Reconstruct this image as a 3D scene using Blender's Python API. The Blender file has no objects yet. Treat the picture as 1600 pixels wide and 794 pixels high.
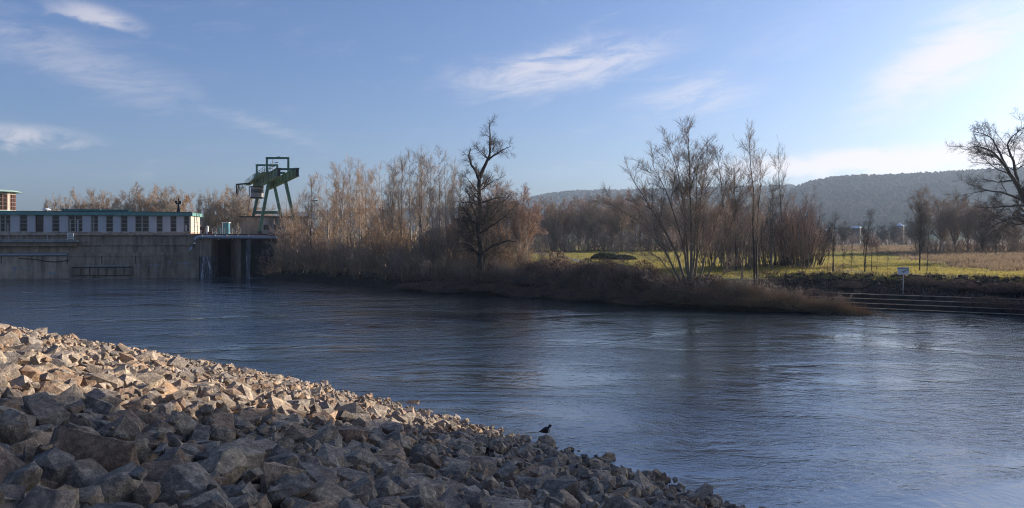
import bpy, bmesh, math, random
import numpy as np
from mathutils import Vector, Matrix, noise as mnoise

S = bpy.context.scene
C = S.collection
rad = math.radians
random.seed(7)

# ------------------------------------------------------------------ camera
F, CX, HY, EYE = 1150.0, 800.0, 372.0, 8.0      # measured on the 1600 px wide photograph
cam = bpy.data.cameras.new('camera'); camo = bpy.data.objects.new('camera', cam); C.objects.link(camo)
camo.location = (0, 0, EYE); camo.rotation_euler = (rad(90), 0, 0)
cam.sensor_width = 36; cam.lens = 36 * F / 1600; cam.shift_y = -(397 - HY) / 1600
cam.clip_start = 0.1; cam.clip_end = 12000
S.camera = camo

# ------------------------------------------------------------------ world, sun, exposure
SUN_AZ, SUN_EL = 64.0, 16.0
W = bpy.data.worlds.new('World'); S.world = W; W.use_nodes = True
wt = W.node_tree; wt.nodes.clear()
def wn(t, **k):
    n = wt.nodes.new(t)
    for a, b in k.items(): setattr(n, a, b)
    return n
def wmath(op, a, b=None, c=None, clamp=False):
    n = wn('ShaderNodeMath', operation=op, use_clamp=clamp)
    for i, v in enumerate((a, b, c)):
        if v is None: continue
        if isinstance(v, (int, float)): n.inputs[i].default_value = v
        else: wt.links.new(v, n.inputs[i])
    return n.outputs[0]
sky = wn('ShaderNodeTexSky', sky_type='NISHITA'); sky.sun_disc = False
sky.sun_elevation = rad(SUN_EL); sky.sun_rotation = rad(SUN_AZ)
sky.air_density = 1.0; sky.dust_density = 2.3; sky.ozone_density = 2.2; sky.altitude = 100
bg1 = wn('ShaderNodeBackground'); bg1.inputs[1].default_value = 0.063
tint = wn('ShaderNodeVectorMath', operation='MULTIPLY'); tint.inputs[1].default_value = (0.76, 0.94, 1.36)
wt.links.new(sky.outputs[0], tint.inputs[0]); wt.links.new(tint.outputs[0], bg1.inputs[0])
geo = wn('ShaderNodeTexCoord'); sep = wn('ShaderNodeSeparateXYZ')
wt.links.new(geo.outputs['Generated'], sep.inputs[0])
AZ = wmath('ARCTAN2', sep.outputs[0], sep.outputs[1])
EL = wmath('ARCSINE', sep.outputs[2])
def sky_noise(tilt, sx, sy, scale, detail, seed, rough=0.6):
    ct, st = math.cos(tilt), math.sin(tilt)
    u = wmath('ADD', wmath('MULTIPLY', AZ, ct * sx), wmath('MULTIPLY', EL, st * sx))
    v = wmath('ADD', wmath('MULTIPLY', AZ, -st * sy), wmath('MULTIPLY', EL, ct * sy))
    cb = wn('ShaderNodeCombineXYZ'); wt.links.new(u, cb.inputs[0]); wt.links.new(v, cb.inputs[1]); cb.inputs[2].default_value = seed
    n = wn('ShaderNodeTexNoise'); n.inputs['Scale'].default_value = scale; n.inputs['Detail'].default_value = detail
    n.inputs['Roughness'].default_value = rough; n.inputs['Distortion'].default_value = 0.6
    wt.links.new(cb.outputs[0], n.inputs['Vector'])
    return n.outputs[0]
def azel(px, py):
    k, m = (px - CX) / F, (HY - py) / F
    return math.atan(k), math.atan(m / math.hypot(1, k))
soft = sky_noise(0.14, 1.0, 4.5, 9.0, 8.0, 1.3, .72)
puffy = sky_noise(0.0, 1.0, 2.0, 20.0, 6.0, 4.1)
cbs = wn('ShaderNodeCombineXYZ'); wt.links.new(AZ, cbs.inputs[0])
wt.links.new(wmath('ADD', EL, wmath('MULTIPLY', wmath('SUBTRACT', puffy, 0.5), 0.035)), cbs.inputs[1])
def cloud_layer(patches, tex, lo, hi, k):
    tot = None
    for px, py, w, h, tilt, op in patches:
        a0, e0 = azel(px, py)
        mp = wn('ShaderNodeMapping', vector_type='TEXTURE'); mp.inputs[1].default_value = (a0, e0, 0); mp.inputs[2].default_value = (0, 0, rad(tilt)); mp.inputs[3].default_value = (w / F, h / F, 1)
        wt.links.new(cbs.outputs[0], mp.inputs[0])
        ln = wn('ShaderNodeVectorMath', operation='LENGTH'); wt.links.new(mp.outputs[0], ln.inputs[0])
        mr = wn('ShaderNodeMapRange', interpolation_type='SMOOTHSTEP'); wt.links.new(ln.outputs['Value'], mr.inputs[0])
        mr.inputs[1].default_value = 1.0; mr.inputs[2].default_value = 0.1; mr.inputs[4].default_value = op
        tot = mr.outputs[0] if tot is None else wmath('MAXIMUM', tot, mr.outputs[0])
    n = wn('ShaderNodeMapRange', interpolation_type='SMOOTHSTEP')
    wt.links.new(wmath('ADD', tex, wmath('MULTIPLY', tot, k)), n.inputs[0]); n.inputs[1].default_value = lo; n.inputs[2].default_value = hi
    return wmath('MULTIPLY', n.outputs[0], tot)
A = cloud_layer([(152, 24, 85, 24, -8, .55), (35, 211, 120, 24, 0, .55), (812, 118, 50, 14, 0, .4), (1440, 250, 460, 34, 1, 1.25), (1900, 240, 360, 40, -2, .9)], puffy, .40, .72, .30)
B = cloud_layer([(120, 95, 270, 60, -17, .28), (400, 195, 150, 20, -14, .26), (880, 105, 270, 58, 9, .62), (1080, 150, 160, 56, 4, .42), (1480, 90, 200, 70, 32, .85),
                 (850, 272, 70, 18, 8, .22), (2100, 100, 300, 70, 15, .6), (-330, 150, 300, 60, -10, .4), (1230, 60, 200, 50, 20, .14)], soft, .40, .74, .22)
gen = wn('ShaderNodeMapRange', interpolation_type='SMOOTHSTEP'); wt.links.new(soft, gen.inputs[0])
gen.inputs[1].default_value = .52; gen.inputs[2].default_value = .90; gen.inputs[4].default_value = .22
tot = wmath('MAXIMUM', wmath('MAXIMUM', A, B), gen.outputs[0])
tot = wmath('MULTIPLY', tot, wmath('GREATER_THAN', EL, 0.0))
bg2 = wn('ShaderNodeBackground'); bg2.inputs[0].default_value = (0.95, 0.87, 0.88, 1); bg2.inputs[1].default_value = 0.54
mx = wn('ShaderNodeMixShader'); wo = wn('ShaderNodeOutputWorld')
wt.links.new(tot, mx.inputs[0]); wt.links.new(bg1.outputs[0], mx.inputs[1]); wt.links.new(bg2.outputs[0], mx.inputs[2])
wt.links.new(mx.outputs[0], wo.inputs[0])

sl = bpy.data.lights.new('sun', 'SUN'); slo = bpy.data.objects.new('sun', sl); C.objects.link(slo)
sl.energy = 4.5; sl.angle = rad(0.7); sl.color = (1.0, 0.90, 0.78)
sd = Vector((math.sin(rad(SUN_AZ)) * math.cos(rad(SUN_EL)), math.cos(rad(SUN_AZ)) * math.cos(rad(SUN_EL)), math.sin(rad(SUN_EL))))
slo.rotation_euler = (-sd).to_track_quat('-Z', 'Y').to_euler(); slo.location = sd * 400

S.view_settings.view_transform = 'Standard'; S.view_settings.look = 'None'
S.view_settings.exposure = 0.93; S.view_settings.gamma = 1.0; S.view_settings.use_curve_mapping = False
S.render.engine = 'CYCLES'
S.cycles.use_denoising = True; S.cycles.denoising_prefilter = 'NONE'; S.cycles.denoising_input_passes = 'RGB_ALBEDO_NORMAL'
try: S.cycles.denoiser = 'OPENIMAGEDENOISE'
except Exception: pass
S.cycles.max_bounces = 6; S.cycles.diffuse_bounces = 3; S.cycles.glossy_bounces = 3
S.cycles.transparent_max_bounces = 6; S.cycles.transmission_bounces = 3; S.cycles.volume_bounces = 0
S.cycles.caustics_reflective = False; S.cycles.caustics_refractive = False
S.cycles.sample_clamp_indirect = 4.0; S.cycles.filter_width = 1.1

# ------------------------------------------------------------------ helpers
def tag(o, label=None, cat=None, group=None, kind=None):
    if label: o['label'] = label
    if cat: o['category'] = cat
    if group: o['group'] = group
    if kind: o['kind'] = kind
    return o
def empty(name, loc=(0, 0, 0), rz=0.0):
    o = bpy.data.objects.new(name, None); C.objects.link(o); o.location = loc; o.rotation_euler = (0, 0, rz); o.empty_display_size = .5
    return o
def np_mesh(name, V, quads=None, tris=None, smooth=False):
    V = np.asarray(V, dtype=np.float32).reshape(-1, 3)
    me = bpy.data.meshes.new(name)
    lists, sizes = [], []
    for arr, k in ((quads, 4), (tris, 3)):
        if arr is not None and len(arr):
            a = np.asarray(arr, dtype=np.int32).reshape(-1, k); lists.append(a.ravel()); sizes.append(np.full(len(a), k, np.int32))
    li = np.concatenate(lists); sz = np.concatenate(sizes)
    me.vertices.add(len(V)); me.vertices.foreach_set('co', V.ravel())
    me.loops.add(len(li)); me.loops.foreach_set('vertex_index', li)
    me.polygons.add(len(sz))
    me.polygons.foreach_set('loop_start', np.concatenate(([0], np.cumsum(sz)[:-1])).astype(np.int32))
    me.polygons.foreach_set('loop_total', sz)
    me.polygons.foreach_set('use_smooth', np.full(len(sz), smooth, bool))
    me.update(calc_edges=True); me.validate()
    return me
def link(name, me, mat=None, parent=None, loc=None, rz=None):
    o = bpy.data.objects.new(name, me); C.objects.link(o)
    if mat is not None:
        if not me.materials: me.materials.append(mat)
        elif me.materials[0] != mat:                 # shared mesh, own colour
            o.material_slots[0].link = 'OBJECT'; o.material_slots[0].material = mat
    if parent is not None: o.parent = parent
    if loc is not None: o.location = loc
    if rz is not None: o.rotation_euler = (0, 0, rz)
    return o
class MB:
    """collects boxes, bars, tubes and prisms into one mesh"""
    def __init__(s, off=(0, 0, 0)): s.v = []; s.f = []; s.o = Vector(off)
    def add(s, vs, fs):
        b = len(s.v); s.v += [tuple(Vector(p) - s.o) for p in vs]; s.f += [tuple(b + i for i in f) for f in fs]; return s
    def box(s, x0, x1, y0, y1, z0, z1):
        return s.add([(x0, y0, z0), (x1, y0, z0), (x1, y1, z0), (x0, y1, z0), (x0, y0, z1), (x1, y0, z1), (x1, y1, z1), (x0, y1, z1)],
                     [(0, 3, 2, 1), (4, 5, 6, 7), (0, 1, 5, 4), (1, 2, 6, 5), (2, 3, 7, 6), (3, 0, 4, 7)])
    def bar(s, p, q, w, h=None, up=(0, 0, 1)):
        p, q = Vector(p), Vector(q); h = h or w; d = (q - p).normalized(); u = Vector(up)
        if abs(d.dot(u)) > .95: u = Vector((1, 0, 0))
        a = d.cross(u).normalized(); b = a.cross(d).normalized(); a *= w / 2; b *= h / 2
        return s.add([p - a - b, p + a - b, p + a + b, p - a + b, q - a - b, q + a - b, q + a + b, q - a + b],
                     [(0, 1, 2, 3), (7, 6, 5, 4), (0, 4, 5, 1), (1, 5, 6, 2), (2, 6, 7, 3), (3, 7, 4, 0)])
    def tube(s, pts, r, n=8):
        pts = [Vector(p) for p in pts]; m = len(pts); rr = r if isinstance(r, (list, tuple)) else [r] * m
        vs, fs = [], []
        for i, p in enumerate(pts):
            d = (pts[min(i + 1, m - 1)] - pts[max(i - 1, 0)]).normalized()
            u = Vector((0, 0, 1)) if abs(d.z) < .95 else Vector((1, 0, 0))
            a = d.cross(u).normalized(); b = a.cross(d).normalized()
            for k in range(n):
                t = 2 * math.pi * k / n; vs.append(p + (a * math.cos(t) + b * math.sin(t)) * rr[i])
        for i in range(m - 1):
            for k in range(n): fs.append((i * n + k, i * n + (k + 1) % n, (i + 1) * n + (k + 1) % n, (i + 1) * n + k))
        fs.append(tuple(range(n - 1, -1, -1))); fs.append(tuple((m - 1) * n + k for k in range(n)))
        return s.add(vs, fs)
    def prism(s, poly, z0, z1, poly2=None):
        n = len(poly); p2 = poly2 or poly
        return s.add([(x, y, z0) for x, y in poly] + [(x, y, z1) for x, y in p2],
                     [tuple(range(n - 1, -1, -1)), tuple(range(n, 2 * n))] + [(i, (i + 1) % n, n + (i + 1) % n, n + i) for i in range(n)])
    def build(s, name, mat, parent=None, loc=None, smooth=False):
        me = bpy.data.meshes.new(name); me.from_pydata(s.v, [], s.f); me.update()
        if smooth:
            me.polygons.foreach_set('use_smooth', [True] * len(me.polygons))
            me.set_sharp_from_angle(angle=rad(40))
        return link(name, me, mat, parent, loc)

# ------------------------------------------------------------------ materials
def mat_new(name):
    m = bpy.data.materials.new(name); m.use_nodes = True; t = m.node_tree
    return m, t, t.nodes['Principled BSDF']
def N(t, ty, **k):
    n = t.nodes.new(ty)
    for a, b in k.items():
        if a in n.inputs: n.inputs[a].default_value = b
        else: setattr(n, a, b)
    return n
def ramp(t, src, stops):
    r = t.nodes.new('ShaderNodeValToRGB'); el = r.color_ramp.elements
    while len(el) < len(stops): el.new(0.5)
    for e, (p, c) in zip(el, stops): e.position = p; e.color = (*c, 1) if len(c) == 3 else c
    t.links.new(src, r.inputs[0]); return r.outputs[0]
def mixc(t, fac, a, b, mode='MIX'):
    n = t.nodes.new('ShaderNodeMix'); n.data_type = 'RGBA'; n.blend_type = mode
    for i, v in ((0, fac), (6, a), (7, b)):
        if hasattr(v, 'is_linked') or hasattr(v, 'links'): t.links.new(v, n.inputs[i])
        elif isinstance(v, (int, float)): n.inputs[i].default_value = v
        else: n.inputs[i].default_value = (*v, 1)
    return n.outputs[2]
def noise_tex(t, scale, detail=6, rough=.6, co='Object', sc=(1, 1, 1), dist=0.0):
    tc = t.nodes.new('ShaderNodeTexCoord'); mp = t.nodes.new('ShaderNodeMapping'); mp.inputs['Scale'].default_value = sc
    if co == 'World':
        g = t.nodes.new('ShaderNodeNewGeometry'); t.links.new(g.outputs['Position'], mp.inputs[0])
    else: t.links.new(tc.outputs[co], mp.inputs[0])
    n = N(t, 'ShaderNodeTexNoise', Scale=scale, Detail=detail, Roughness=rough, Distortion=dist)
    t.links.new(mp.outputs[0], n.inputs['Vector']); return n.outputs[0]
def bump(t, bs, h, strength=.5, dist=.02):
    b = N(t, 'ShaderNodeBump', Strength=strength, Distance=dist); t.links.new(h, b.inputs['Height'])
    t.links.new(b.outputs[0], bs.inputs['Normal'])
def simple(name, c1, c2, scale=3.0, rough=.75, metal=0.0, bmp=.3, bd=.01, co='Object', sc=(1, 1, 1), spec=.3):
    m, t, b = mat_new(name)
    n = noise_tex(t, scale, 7, .65, co, sc)
    t.links.new(ramp(t, n, [(.3, c1), (.7, c2)]), b.inputs['Base Color'])
    b.inputs['Roughness'].default_value = rough; b.inputs['Metallic'].default_value = metal
    b.inputs['Specular IOR Level'].default_value = spec
    if bmp: bump(t, b, n, bmp, bd)
    return m
M = {}
def stone_mat(name, dark=1.0):
    m, t, b = mat_new(name)
    oi = t.nodes.new('ShaderNodeObjectInfo'); g = t.nodes.new('ShaderNodeNewGeometry')
    ad = N(t, 'ShaderNodeMath', operation='ADD'); t.links.new(oi.outputs['Random'], ad.inputs[0]); t.links.new(g.outputs['Random Per Island'], ad.inputs[1])
    fr = N(t, 'ShaderNodeMath', operation='FRACT'); t.links.new(ad.outputs[0], fr.inputs[0])
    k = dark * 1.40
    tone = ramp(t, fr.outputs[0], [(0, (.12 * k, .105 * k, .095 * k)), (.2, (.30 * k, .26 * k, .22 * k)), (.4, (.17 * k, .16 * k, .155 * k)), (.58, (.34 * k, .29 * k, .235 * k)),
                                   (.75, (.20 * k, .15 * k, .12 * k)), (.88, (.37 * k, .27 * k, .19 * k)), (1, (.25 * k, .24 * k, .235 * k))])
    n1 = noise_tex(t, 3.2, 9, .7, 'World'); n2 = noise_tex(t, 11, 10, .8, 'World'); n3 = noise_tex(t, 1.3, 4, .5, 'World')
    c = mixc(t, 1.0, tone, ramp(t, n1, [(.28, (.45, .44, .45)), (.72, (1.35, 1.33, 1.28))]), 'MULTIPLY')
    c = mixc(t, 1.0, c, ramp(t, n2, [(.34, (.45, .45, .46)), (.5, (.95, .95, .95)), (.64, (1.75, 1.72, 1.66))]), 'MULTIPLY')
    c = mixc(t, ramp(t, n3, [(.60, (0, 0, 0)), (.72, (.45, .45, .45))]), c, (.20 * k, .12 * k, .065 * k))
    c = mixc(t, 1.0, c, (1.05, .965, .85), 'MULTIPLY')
    t.links.new(c, b.inputs['Base Color']); b.inputs['Roughness'].default_value = .82; b.inputs['Specular IOR Level'].default_value = .25
    b1 = N(t, 'ShaderNodeBump', Strength=1.0, Distance=.09); t.links.new(n1, b1.inputs['Height'])
    b2 = N(t, 'ShaderNodeBump', Strength=.9, Distance=.02); t.links.new(n2, b2.inputs['Height']); t.links.new(b1.outputs[0], b2.inputs['Normal'])
    t.links.new(b2.outputs[0], b.inputs['Normal'])
    return m
M['stone'] = stone_mat('quarry stone'); M['stone_dark'] = stone_mat('shade darkened bank stone', .16)  # stone_dark: same stone, shade of the right bank put into its colour
def concrete(name, base, white=.5, wl=(.62, .70), ws=(1.0, 1.0, .16)):
    m, t, b = mat_new(name)
    n1 = noise_tex(t, .35, 8, .65, 'World'); n2 = noise_tex(t, 1.1, 7, .7, 'World', (1, 1, .12)); n3 = noise_tex(t, 1.4, 6, .7, 'World', ws); n4 = noise_tex(t, 9, 6, .7, 'World')
    c = ramp(t, n1, [(.25, tuple(x * .6 for x in base)), (.75, tuple(x * 1.25 for x in base))])
    c = mixc(t, 1.0, c, ramp(t, n2, [(.32, (.42, .40, .38)), (.55, (1, 1, 1))]), 'MULTIPLY')
    c = mixc(t, 1.0, c, ramp(t, n4, [(.3, (.85, .85, .85)), (.7, (1.12, 1.12, 1.12))]), 'MULTIPLY')
    w = ramp(t, n3, [(wl[0], (0, 0, 0)), (wl[1], (white, white, white))])
    c = mixc(t, w, c, (.62, .62, .62))
    t.links.new(c, b.inputs['Base Color']); b.inputs['Roughness'].default_value = .9; b.inputs['Specular IOR Level'].default_value = .2
    bump(t, b, n4, .4, .02)
    return m
M['concrete'] = concrete('weathered concrete', (.56, .41, .29), .35, (.68, .76))
M['concrete_dark'] = concrete('dark stained concrete', (.42, .315, .225), .4, (.66, .74))
M['concrete_lime'] = concrete('lime streaked concrete', (.15, .145, .14), .8, (.53, .60), (2.6, 2.6, .3))
M['concrete_darkest'] = concrete('darkest concrete', (.06, .055, .05), .2, (.7, .8))  # darkest concrete, for the inner wing panel, recess, abutment and steps
M['concrete_pale'] = concrete('pale concrete', (.34, .33, .31), .2, (.7, .8))
M['lime'] = simple('lime deposit', (.20, .20, .20), (.48, .48, .48), 5, .9)
M['panel'] = simple('grey wall panel', (.50, .47, .46), (.58, .55, .54), .6, .6)
M['cream'] = simple('cream render', (.62, .54, .42), (.74, .66, .52), .8, .8)
M['copper'] = simple('green copper roof', (.10, .24, .21), (.17, .34, .30), 1.2, .6)
M['copper_pale'] = simple('pale green copper', (.36, .50, .40), (.46, .60, .50), 1.2, .6)
M['tar'] = simple('roof felt', (.035, .035, .037), (.06, .06, .06), 2, .9)
M['brick'] = simple('red window frame', (.20, .10, .08), (.27, .14, .11), 3, .7)
M['frame'] = simple('beige window frame', (.34, .29, .24), (.42, .37, .31), 2, .6)
M['whitemetal'] = simple('white painted metal', (.70, .69, .66), (.80, .79, .76), 2, .5)
M['greymetal'] = simple('galvanised metal', (.30, .31, .32), (.40, .41, .42), 3, .45, .4)
M['darkmetal'] = simple('dark metal', (.03, .03, .03), (.06, .055, .05), 4, .55, .4)
M['rust'] = simple('rusty brown metal', (.10, .05, .035), (.17, .08, .05), 4, .8)
M['crane'] = simple('green crane paint', (.06, .145, .10), (.10, .20, .14), 1.0, .5, 0, .1)
M['crane_olive'] = simple('olive crane paint', (.12, .19, .11), (.18, .25, .145), .8, .6, 0, .1)  # lighter olive tone for girders and tie beam
M['cab'] = simple('grey brown cab', (.24, .22, .21), (.36, .33, .31), 2, .5)
M['teal'] = simple('teal door paint', (.06, .20, .26), (.10, .27, .32), 2, .5)
m, t, b = mat_new('dark window glass'); b.inputs['Base Color'].default_value = (.03, .028, .026, 1); b.inputs['Roughness'].default_value = .08; M['glass'] = m
n = noise_tex(t, .35, 4, .6, 'World'); t.links.new(ramp(t, n, [(.35, (.015, .015, .016)), (.6, (.05, .04, .032)), (.72, (.17, .13, .10))]), b.inputs['Base Color'])
M['soil'] = simple('dark bank soil', (.04, .032, .024), (.085, .068, .05), 1.5, .95, 0, .6, .05, 'World')
M['asphalt'] = simple('path gravel', (.13, .125, .12), (.20, .19, .18), 3, .9, 0, .3, .02, 'World')
M['barkdark'] = simple('dark bark', (.035, .028, .022), (.10, .08, .062), 5, .9, 0, .6, .03)
M['bark'] = simple('grey brown bark', (.15, .12, .09), (.26, .215, .16), 5, .9, 0, .5, .03)
M['barkpale'] = simple('pale sapling bark', (.32, .265, .20), (.48, .41, .33), 4, .85, 0, .3, .02)
M['twig'] = simple('brown twigs', (.32, .245, .175), (.46, .355, .26), 1.0, .8, 0, 0)
M['twigwarm'] = simple('tan willow twigs', (.38, .255, .155), (.54, .375, .235), .6, .8, 0, 0)
M['twigred'] = simple('reddish twigs', (.38, .26, .19), (.54, .38, .285), .8, .8, 0, 0)
M['twigdark'] = simple('dark twigs', (.09, .07, .055), (.15, .115, .085), 1.0, .85, 0, 0)
M['bramble'] = simple('bramble canes', (.15, .095, .075), (.28, .19, .14), 1.0, .85, 0, 0)
M['deadleaf'] = simple('dead leaves', (.16, .095, .06), (.30, .19, .12), 2.0, .85, 0, 0)
def leaf_mat(name, c1, c2, trans=.35, scale=1.2):
    m, t, b = mat_new(name)
    n = noise_tex(t, scale, 4, .6, 'World'); g = t.nodes.new('ShaderNodeNewGeometry')
    col = mixc(t, .35, ramp(t, n, [(.3, c1), (.7, c2)]), ramp(t, g.outputs['Random Per Island'], [(0, c1), (1, c2)]))
    t.links.new(col, b.inputs['Base Color']); b.inputs['Roughness'].default_value = .7; b.inputs['Specular IOR Level'].default_value = .2
    tr = t.nodes.new('ShaderNodeBsdfTranslucent'); t.links.new(col, tr.inputs[0])
    ms = t.nodes.new('ShaderNodeMixShader'); ms.inputs[0].default_value = trans
    out = t.nodes['Material Output']; t.links.new(b.outputs[0], ms.inputs[1]); t.links.new(tr.outputs[0], ms.inputs[2]); t.links.new(ms.outputs[0], out.inputs[0])
    return m
M['grass'] = leaf_mat('meadow grass', (.29, .25, .06), (.44, .35, .12), .55, .7)
M['drygrass'] = leaf_mat('dry grass', (.22, .155, .095), (.38, .28, .175), .4, .5)
M['ivy'] = leaf_mat('dark ivy', (.03, .045, .018), (.08, .10, .04), .2)
M['houseroof'] = simple('glint white sheet roof', (.72, .73, .75), (.82, .83, .85), 1, .35)  # sun glint on the far roofs put into a near-white colour
M['housewall'] = simple('house wall', (.10, .08, .07), (.15, .12, .10), 1, .8)

# ground: meadow, brown rough grass, bare bank soil by its height
m, t, b = mat_new('meadow ground'); M['ground'] = m
n1 = noise_tex(t, .045, 7, .62, 'World', (1, .45, 1)); n2 = noise_tex(t, .9, 8, .7, 'World', (1, .6, 1)); n3 = noise_tex(t, .012, 3, .5, 'World')
green = ramp(t, n2, [(.3, (.08, .08, .025)), (.5, (.24, .23, .055)), (.75, (.36, .32, .09))])
brown = ramp(t, n2, [(.25, (.09, .062, .04)), (.7, (.21, .15, .095))])
av = N(t, 'ShaderNodeAttribute', attribute_name='dry'); c = mixc(t, av.outputs['Fac'], green, brown)
g = t.nodes.new('ShaderNodeNewGeometry'); sx = t.nodes.new('ShaderNodeSeparateXYZ'); t.links.new(g.outputs['Position'], sx.inputs[0])
mr = N(t, 'ShaderNodeMapRange'); t.links.new(sx.outputs[2], mr.inputs[0]); mr.inputs[1].default_value = 2.6; mr.inputs[2].default_value = 3.2
c = mixc(t, mr.outputs[0], ramp(t, n2, [(.3, (.03, .024, .018)), (.7, (.075, .058, .042))]), c)
an = N(t, 'ShaderNodeAttribute', attribute_name='near_bank'); c = mixc(t, an.outputs['Fac'], c, (.05, .042, .035))
t.links.new(c, b.inputs['Base Color']); b.inputs['Roughness'].default_value = .95; b.inputs['Specular IOR Level'].default_value = .1
bump(t, b, n2, .8, .25)

# river
m, t, b = mat_new('river water'); M['water'] = m
b.inputs['Base Color'].default_value = (.030, .042, .048, 1); b.inputs['Roughness'].default_value = .04; b.inputs['IOR'].default_value = 4.0
def wave(scale, amp, sc, det=3, dist=.6, rz=0.0, thr=None):
    g = t.nodes.new('ShaderNodeNewGeometry'); mp = t.nodes.new('ShaderNodeMapping'); mp.inputs['Scale'].default_value = sc; mp.inputs['Rotation'].default_value = (0, 0, rz)
    t.links.new(g.outputs['Position'], mp.inputs[0])
    n = N(t, 'ShaderNodeTexNoise', Scale=scale, Detail=det, Roughness=.55, Distortion=dist); t.links.new(mp.outputs[0], n.inputs['Vector'])
    mu = N(t, 'ShaderNodeMath', operation='MULTIPLY'); t.links.new(n.outputs[0], mu.inputs[0]); mu.inputs[1].default_value = amp
    return mu.outputs[0], n.outputs[0]
def addv(a, b_):
    n = N(t, 'ShaderNodeMath', operation='ADD'); t.links.new(a, n.inputs[0]); t.links.new(b_, n.inputs[1]); return n.outputs[0]
def mulv(a, b_):
    n = N(t, 'ShaderNodeMath', operation='MULTIPLY'); t.links.new(a, n.inputs[0])
    if isinstance(b_, float): n.inputs[1].default_value = b_
    else: t.links.new(b_, n.inputs[1])
    return n.outputs[0]
big, _ = wave(.2, .08, (.8, 1.1, 1), 3, 2.6, .4)
mid, _ = wave(.8, .040, (.75, 1.15, 1), 3, 1.6, .5)
sml, _ = wave(3.1, .024, (.75, 1.2, 1), 5, 1.0, .2)
_, gust = wave(.075, 1.0, (.55, 1.2, 1), 5, 2.2, .55)
gr = N(t, 'ShaderNodeMapRange'); t.links.new(gust, gr.inputs[0]); gr.inputs[1].default_value = .40; gr.inputs[2].default_value = .58; gr.inputs[3].default_value = .22; gr.inputs[4].default_value = 1.55
tny, _ = wave(9.0, .008, (.8, 1.15, 1), 4, .6, .3)
gp = t.nodes.new('ShaderNodeNewGeometry'); sp_ = t.nodes.new('ShaderNodeSeparateXYZ'); t.links.new(gp.outputs['Position'], sp_.inputs[0])
tail = N(t, 'ShaderNodeMapRange'); t.links.new(sp_.outputs[0], tail.inputs[0]); tail.inputs[1].default_value = -62; tail.inputs[2].default_value = 4; tail.inputs[3].default_value = 2.6; tail.inputs[4].default_value = .72   # choppy tailrace below the station, calmer downstream
hgt = mulv(addv(big, mulv(addv(addv(mid, sml), tny), gr.outputs[0])), tail.outputs[0])
fv = N(t, 'ShaderNodeMath', operation='MULTIPLY_ADD'); t.links.new(sp_.outputs[0], fv.inputs[0]); fv.inputs[1].default_value = -.196; t.links.new(sp_.outputs[1], fv.inputs[2])   # rises towards the weir wall
fm = N(t, 'ShaderNodeMapRange'); t.links.new(fv.outputs[0], fm.inputs[0]); fm.inputs[1].default_value = 146; fm.inputs[2].default_value = 158; fm.inputs[3].default_value = 0; fm.inputs[4].default_value = .16
_, fn = wave(.55, 1.0, (.35, 1.3, 1), 6, .8, -.2)
fa = N(t, 'ShaderNodeMapRange'); t.links.new(addv(fn, fm.outputs[0]), fa.inputs[0]); fa.inputs[1].default_value = .70; fa.inputs[2].default_value = .80; fa.inputs[3].default_value = 0; fa.inputs[4].default_value = .75
t.links.new(mixc(t, fa.outputs[0], (.030, .042, .048), (.55, .57, .58)), b.inputs['Base Color'])
frr = N(t, 'ShaderNodeMapRange'); t.links.new(fa.outputs[0], frr.inputs[0]); frr.inputs[3].default_value = .04; frr.inputs[4].default_value = .8; t.links.new(frr.outputs[0], b.inputs['Roughness'])
bp = N(t, 'ShaderNodeBump', Strength=1.0, Distance=1.0); t.links.new(hgt, bp.inputs['Height']); t.links.new(bp.outputs[0], b.inputs['Normal'])

# ------------------------------------------------------------------ terrain
near_line = [(130, -77), (100.8, -53.8), (30, 3.4), (7.2, 21.8), (1.3, 28.75), (-6.6, 36.4), (-15.2, 43.8), (-23.6, 49.4), (-42.8, 61.6), (-80, 86), (-112, 112), (-140, 133)]
near_poly = near_line + [(-900, 133), (-900, -900), (130, -900)]
far_line = [(-160, 146), (-60, 176), (-52, 166), (-49.5, 146), (-40, 137), (-31.5, 129.6), (-22, 119), (-14.5, 110.8), (-4.5, 104.5), (4.3, 98.9), (12.4, 89.9), (20, 84.2), (26.9, 80.3), (33.3, 77.3),
            (38.6, 73.9), (39.4, 74.2), (36.5, 78.5), (31.5, 84.0), (34.5, 86.0), (52.0, 76.2), (70, 66), (100, 46), (200, -30), (900, -560)]
far_poly = far_line + [(4000, -560), (4000, 4000), (-4000, 4000), (-4000, 140)]
def poly_in(px, py, poly):
    ins = np.zeros(px.shape, bool); n = len(poly)
    for i in range(n):
        x0, y0 = poly[i]; x1, y1 = poly[(i + 1) % n]
        if y0 == y1: continue
        c = ((y0 > py) != (y1 > py)) & (px < (x1 - x0) * (py - y0) / (y1 - y0) + x0)
        ins ^= c
    return ins
def line_dist(px, py, line):
    d = np.full(px.shape, 1e9)
    for (x0, y0), (x1, y1) in zip(line[:-1], line[1:]):
        dx, dy = x1 - x0, y1 - y0; L2 = dx * dx + dy * dy
        tt = np.clip(((px - x0) * dx + (py - y0) * dy) / L2, 0, 1)
        d = np.minimum(d, np.hypot(px - x0 - tt * dx, py - y0 - tt * dy))
    return d
def vnoise(x, y, s, seed=0.0):
    f = 2 * math.pi / s
    return (np.sin(x * f + 1.3 * np.sin(y * f * .7 + seed) + seed) * np.cos(y * f * 1.1 + 1.1 * np.sin(x * f * .6 - seed)) + .5 * np.sin(x * f * 2.3 + y * f * 1.9 + seed * 2.1)) / 1.5
SLOPE = 0.298
def sstep(a, b_, x): tt = np.clip((x - a) / (b_ - a), 0, 1); return tt * tt * (3 - 2 * tt)
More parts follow.
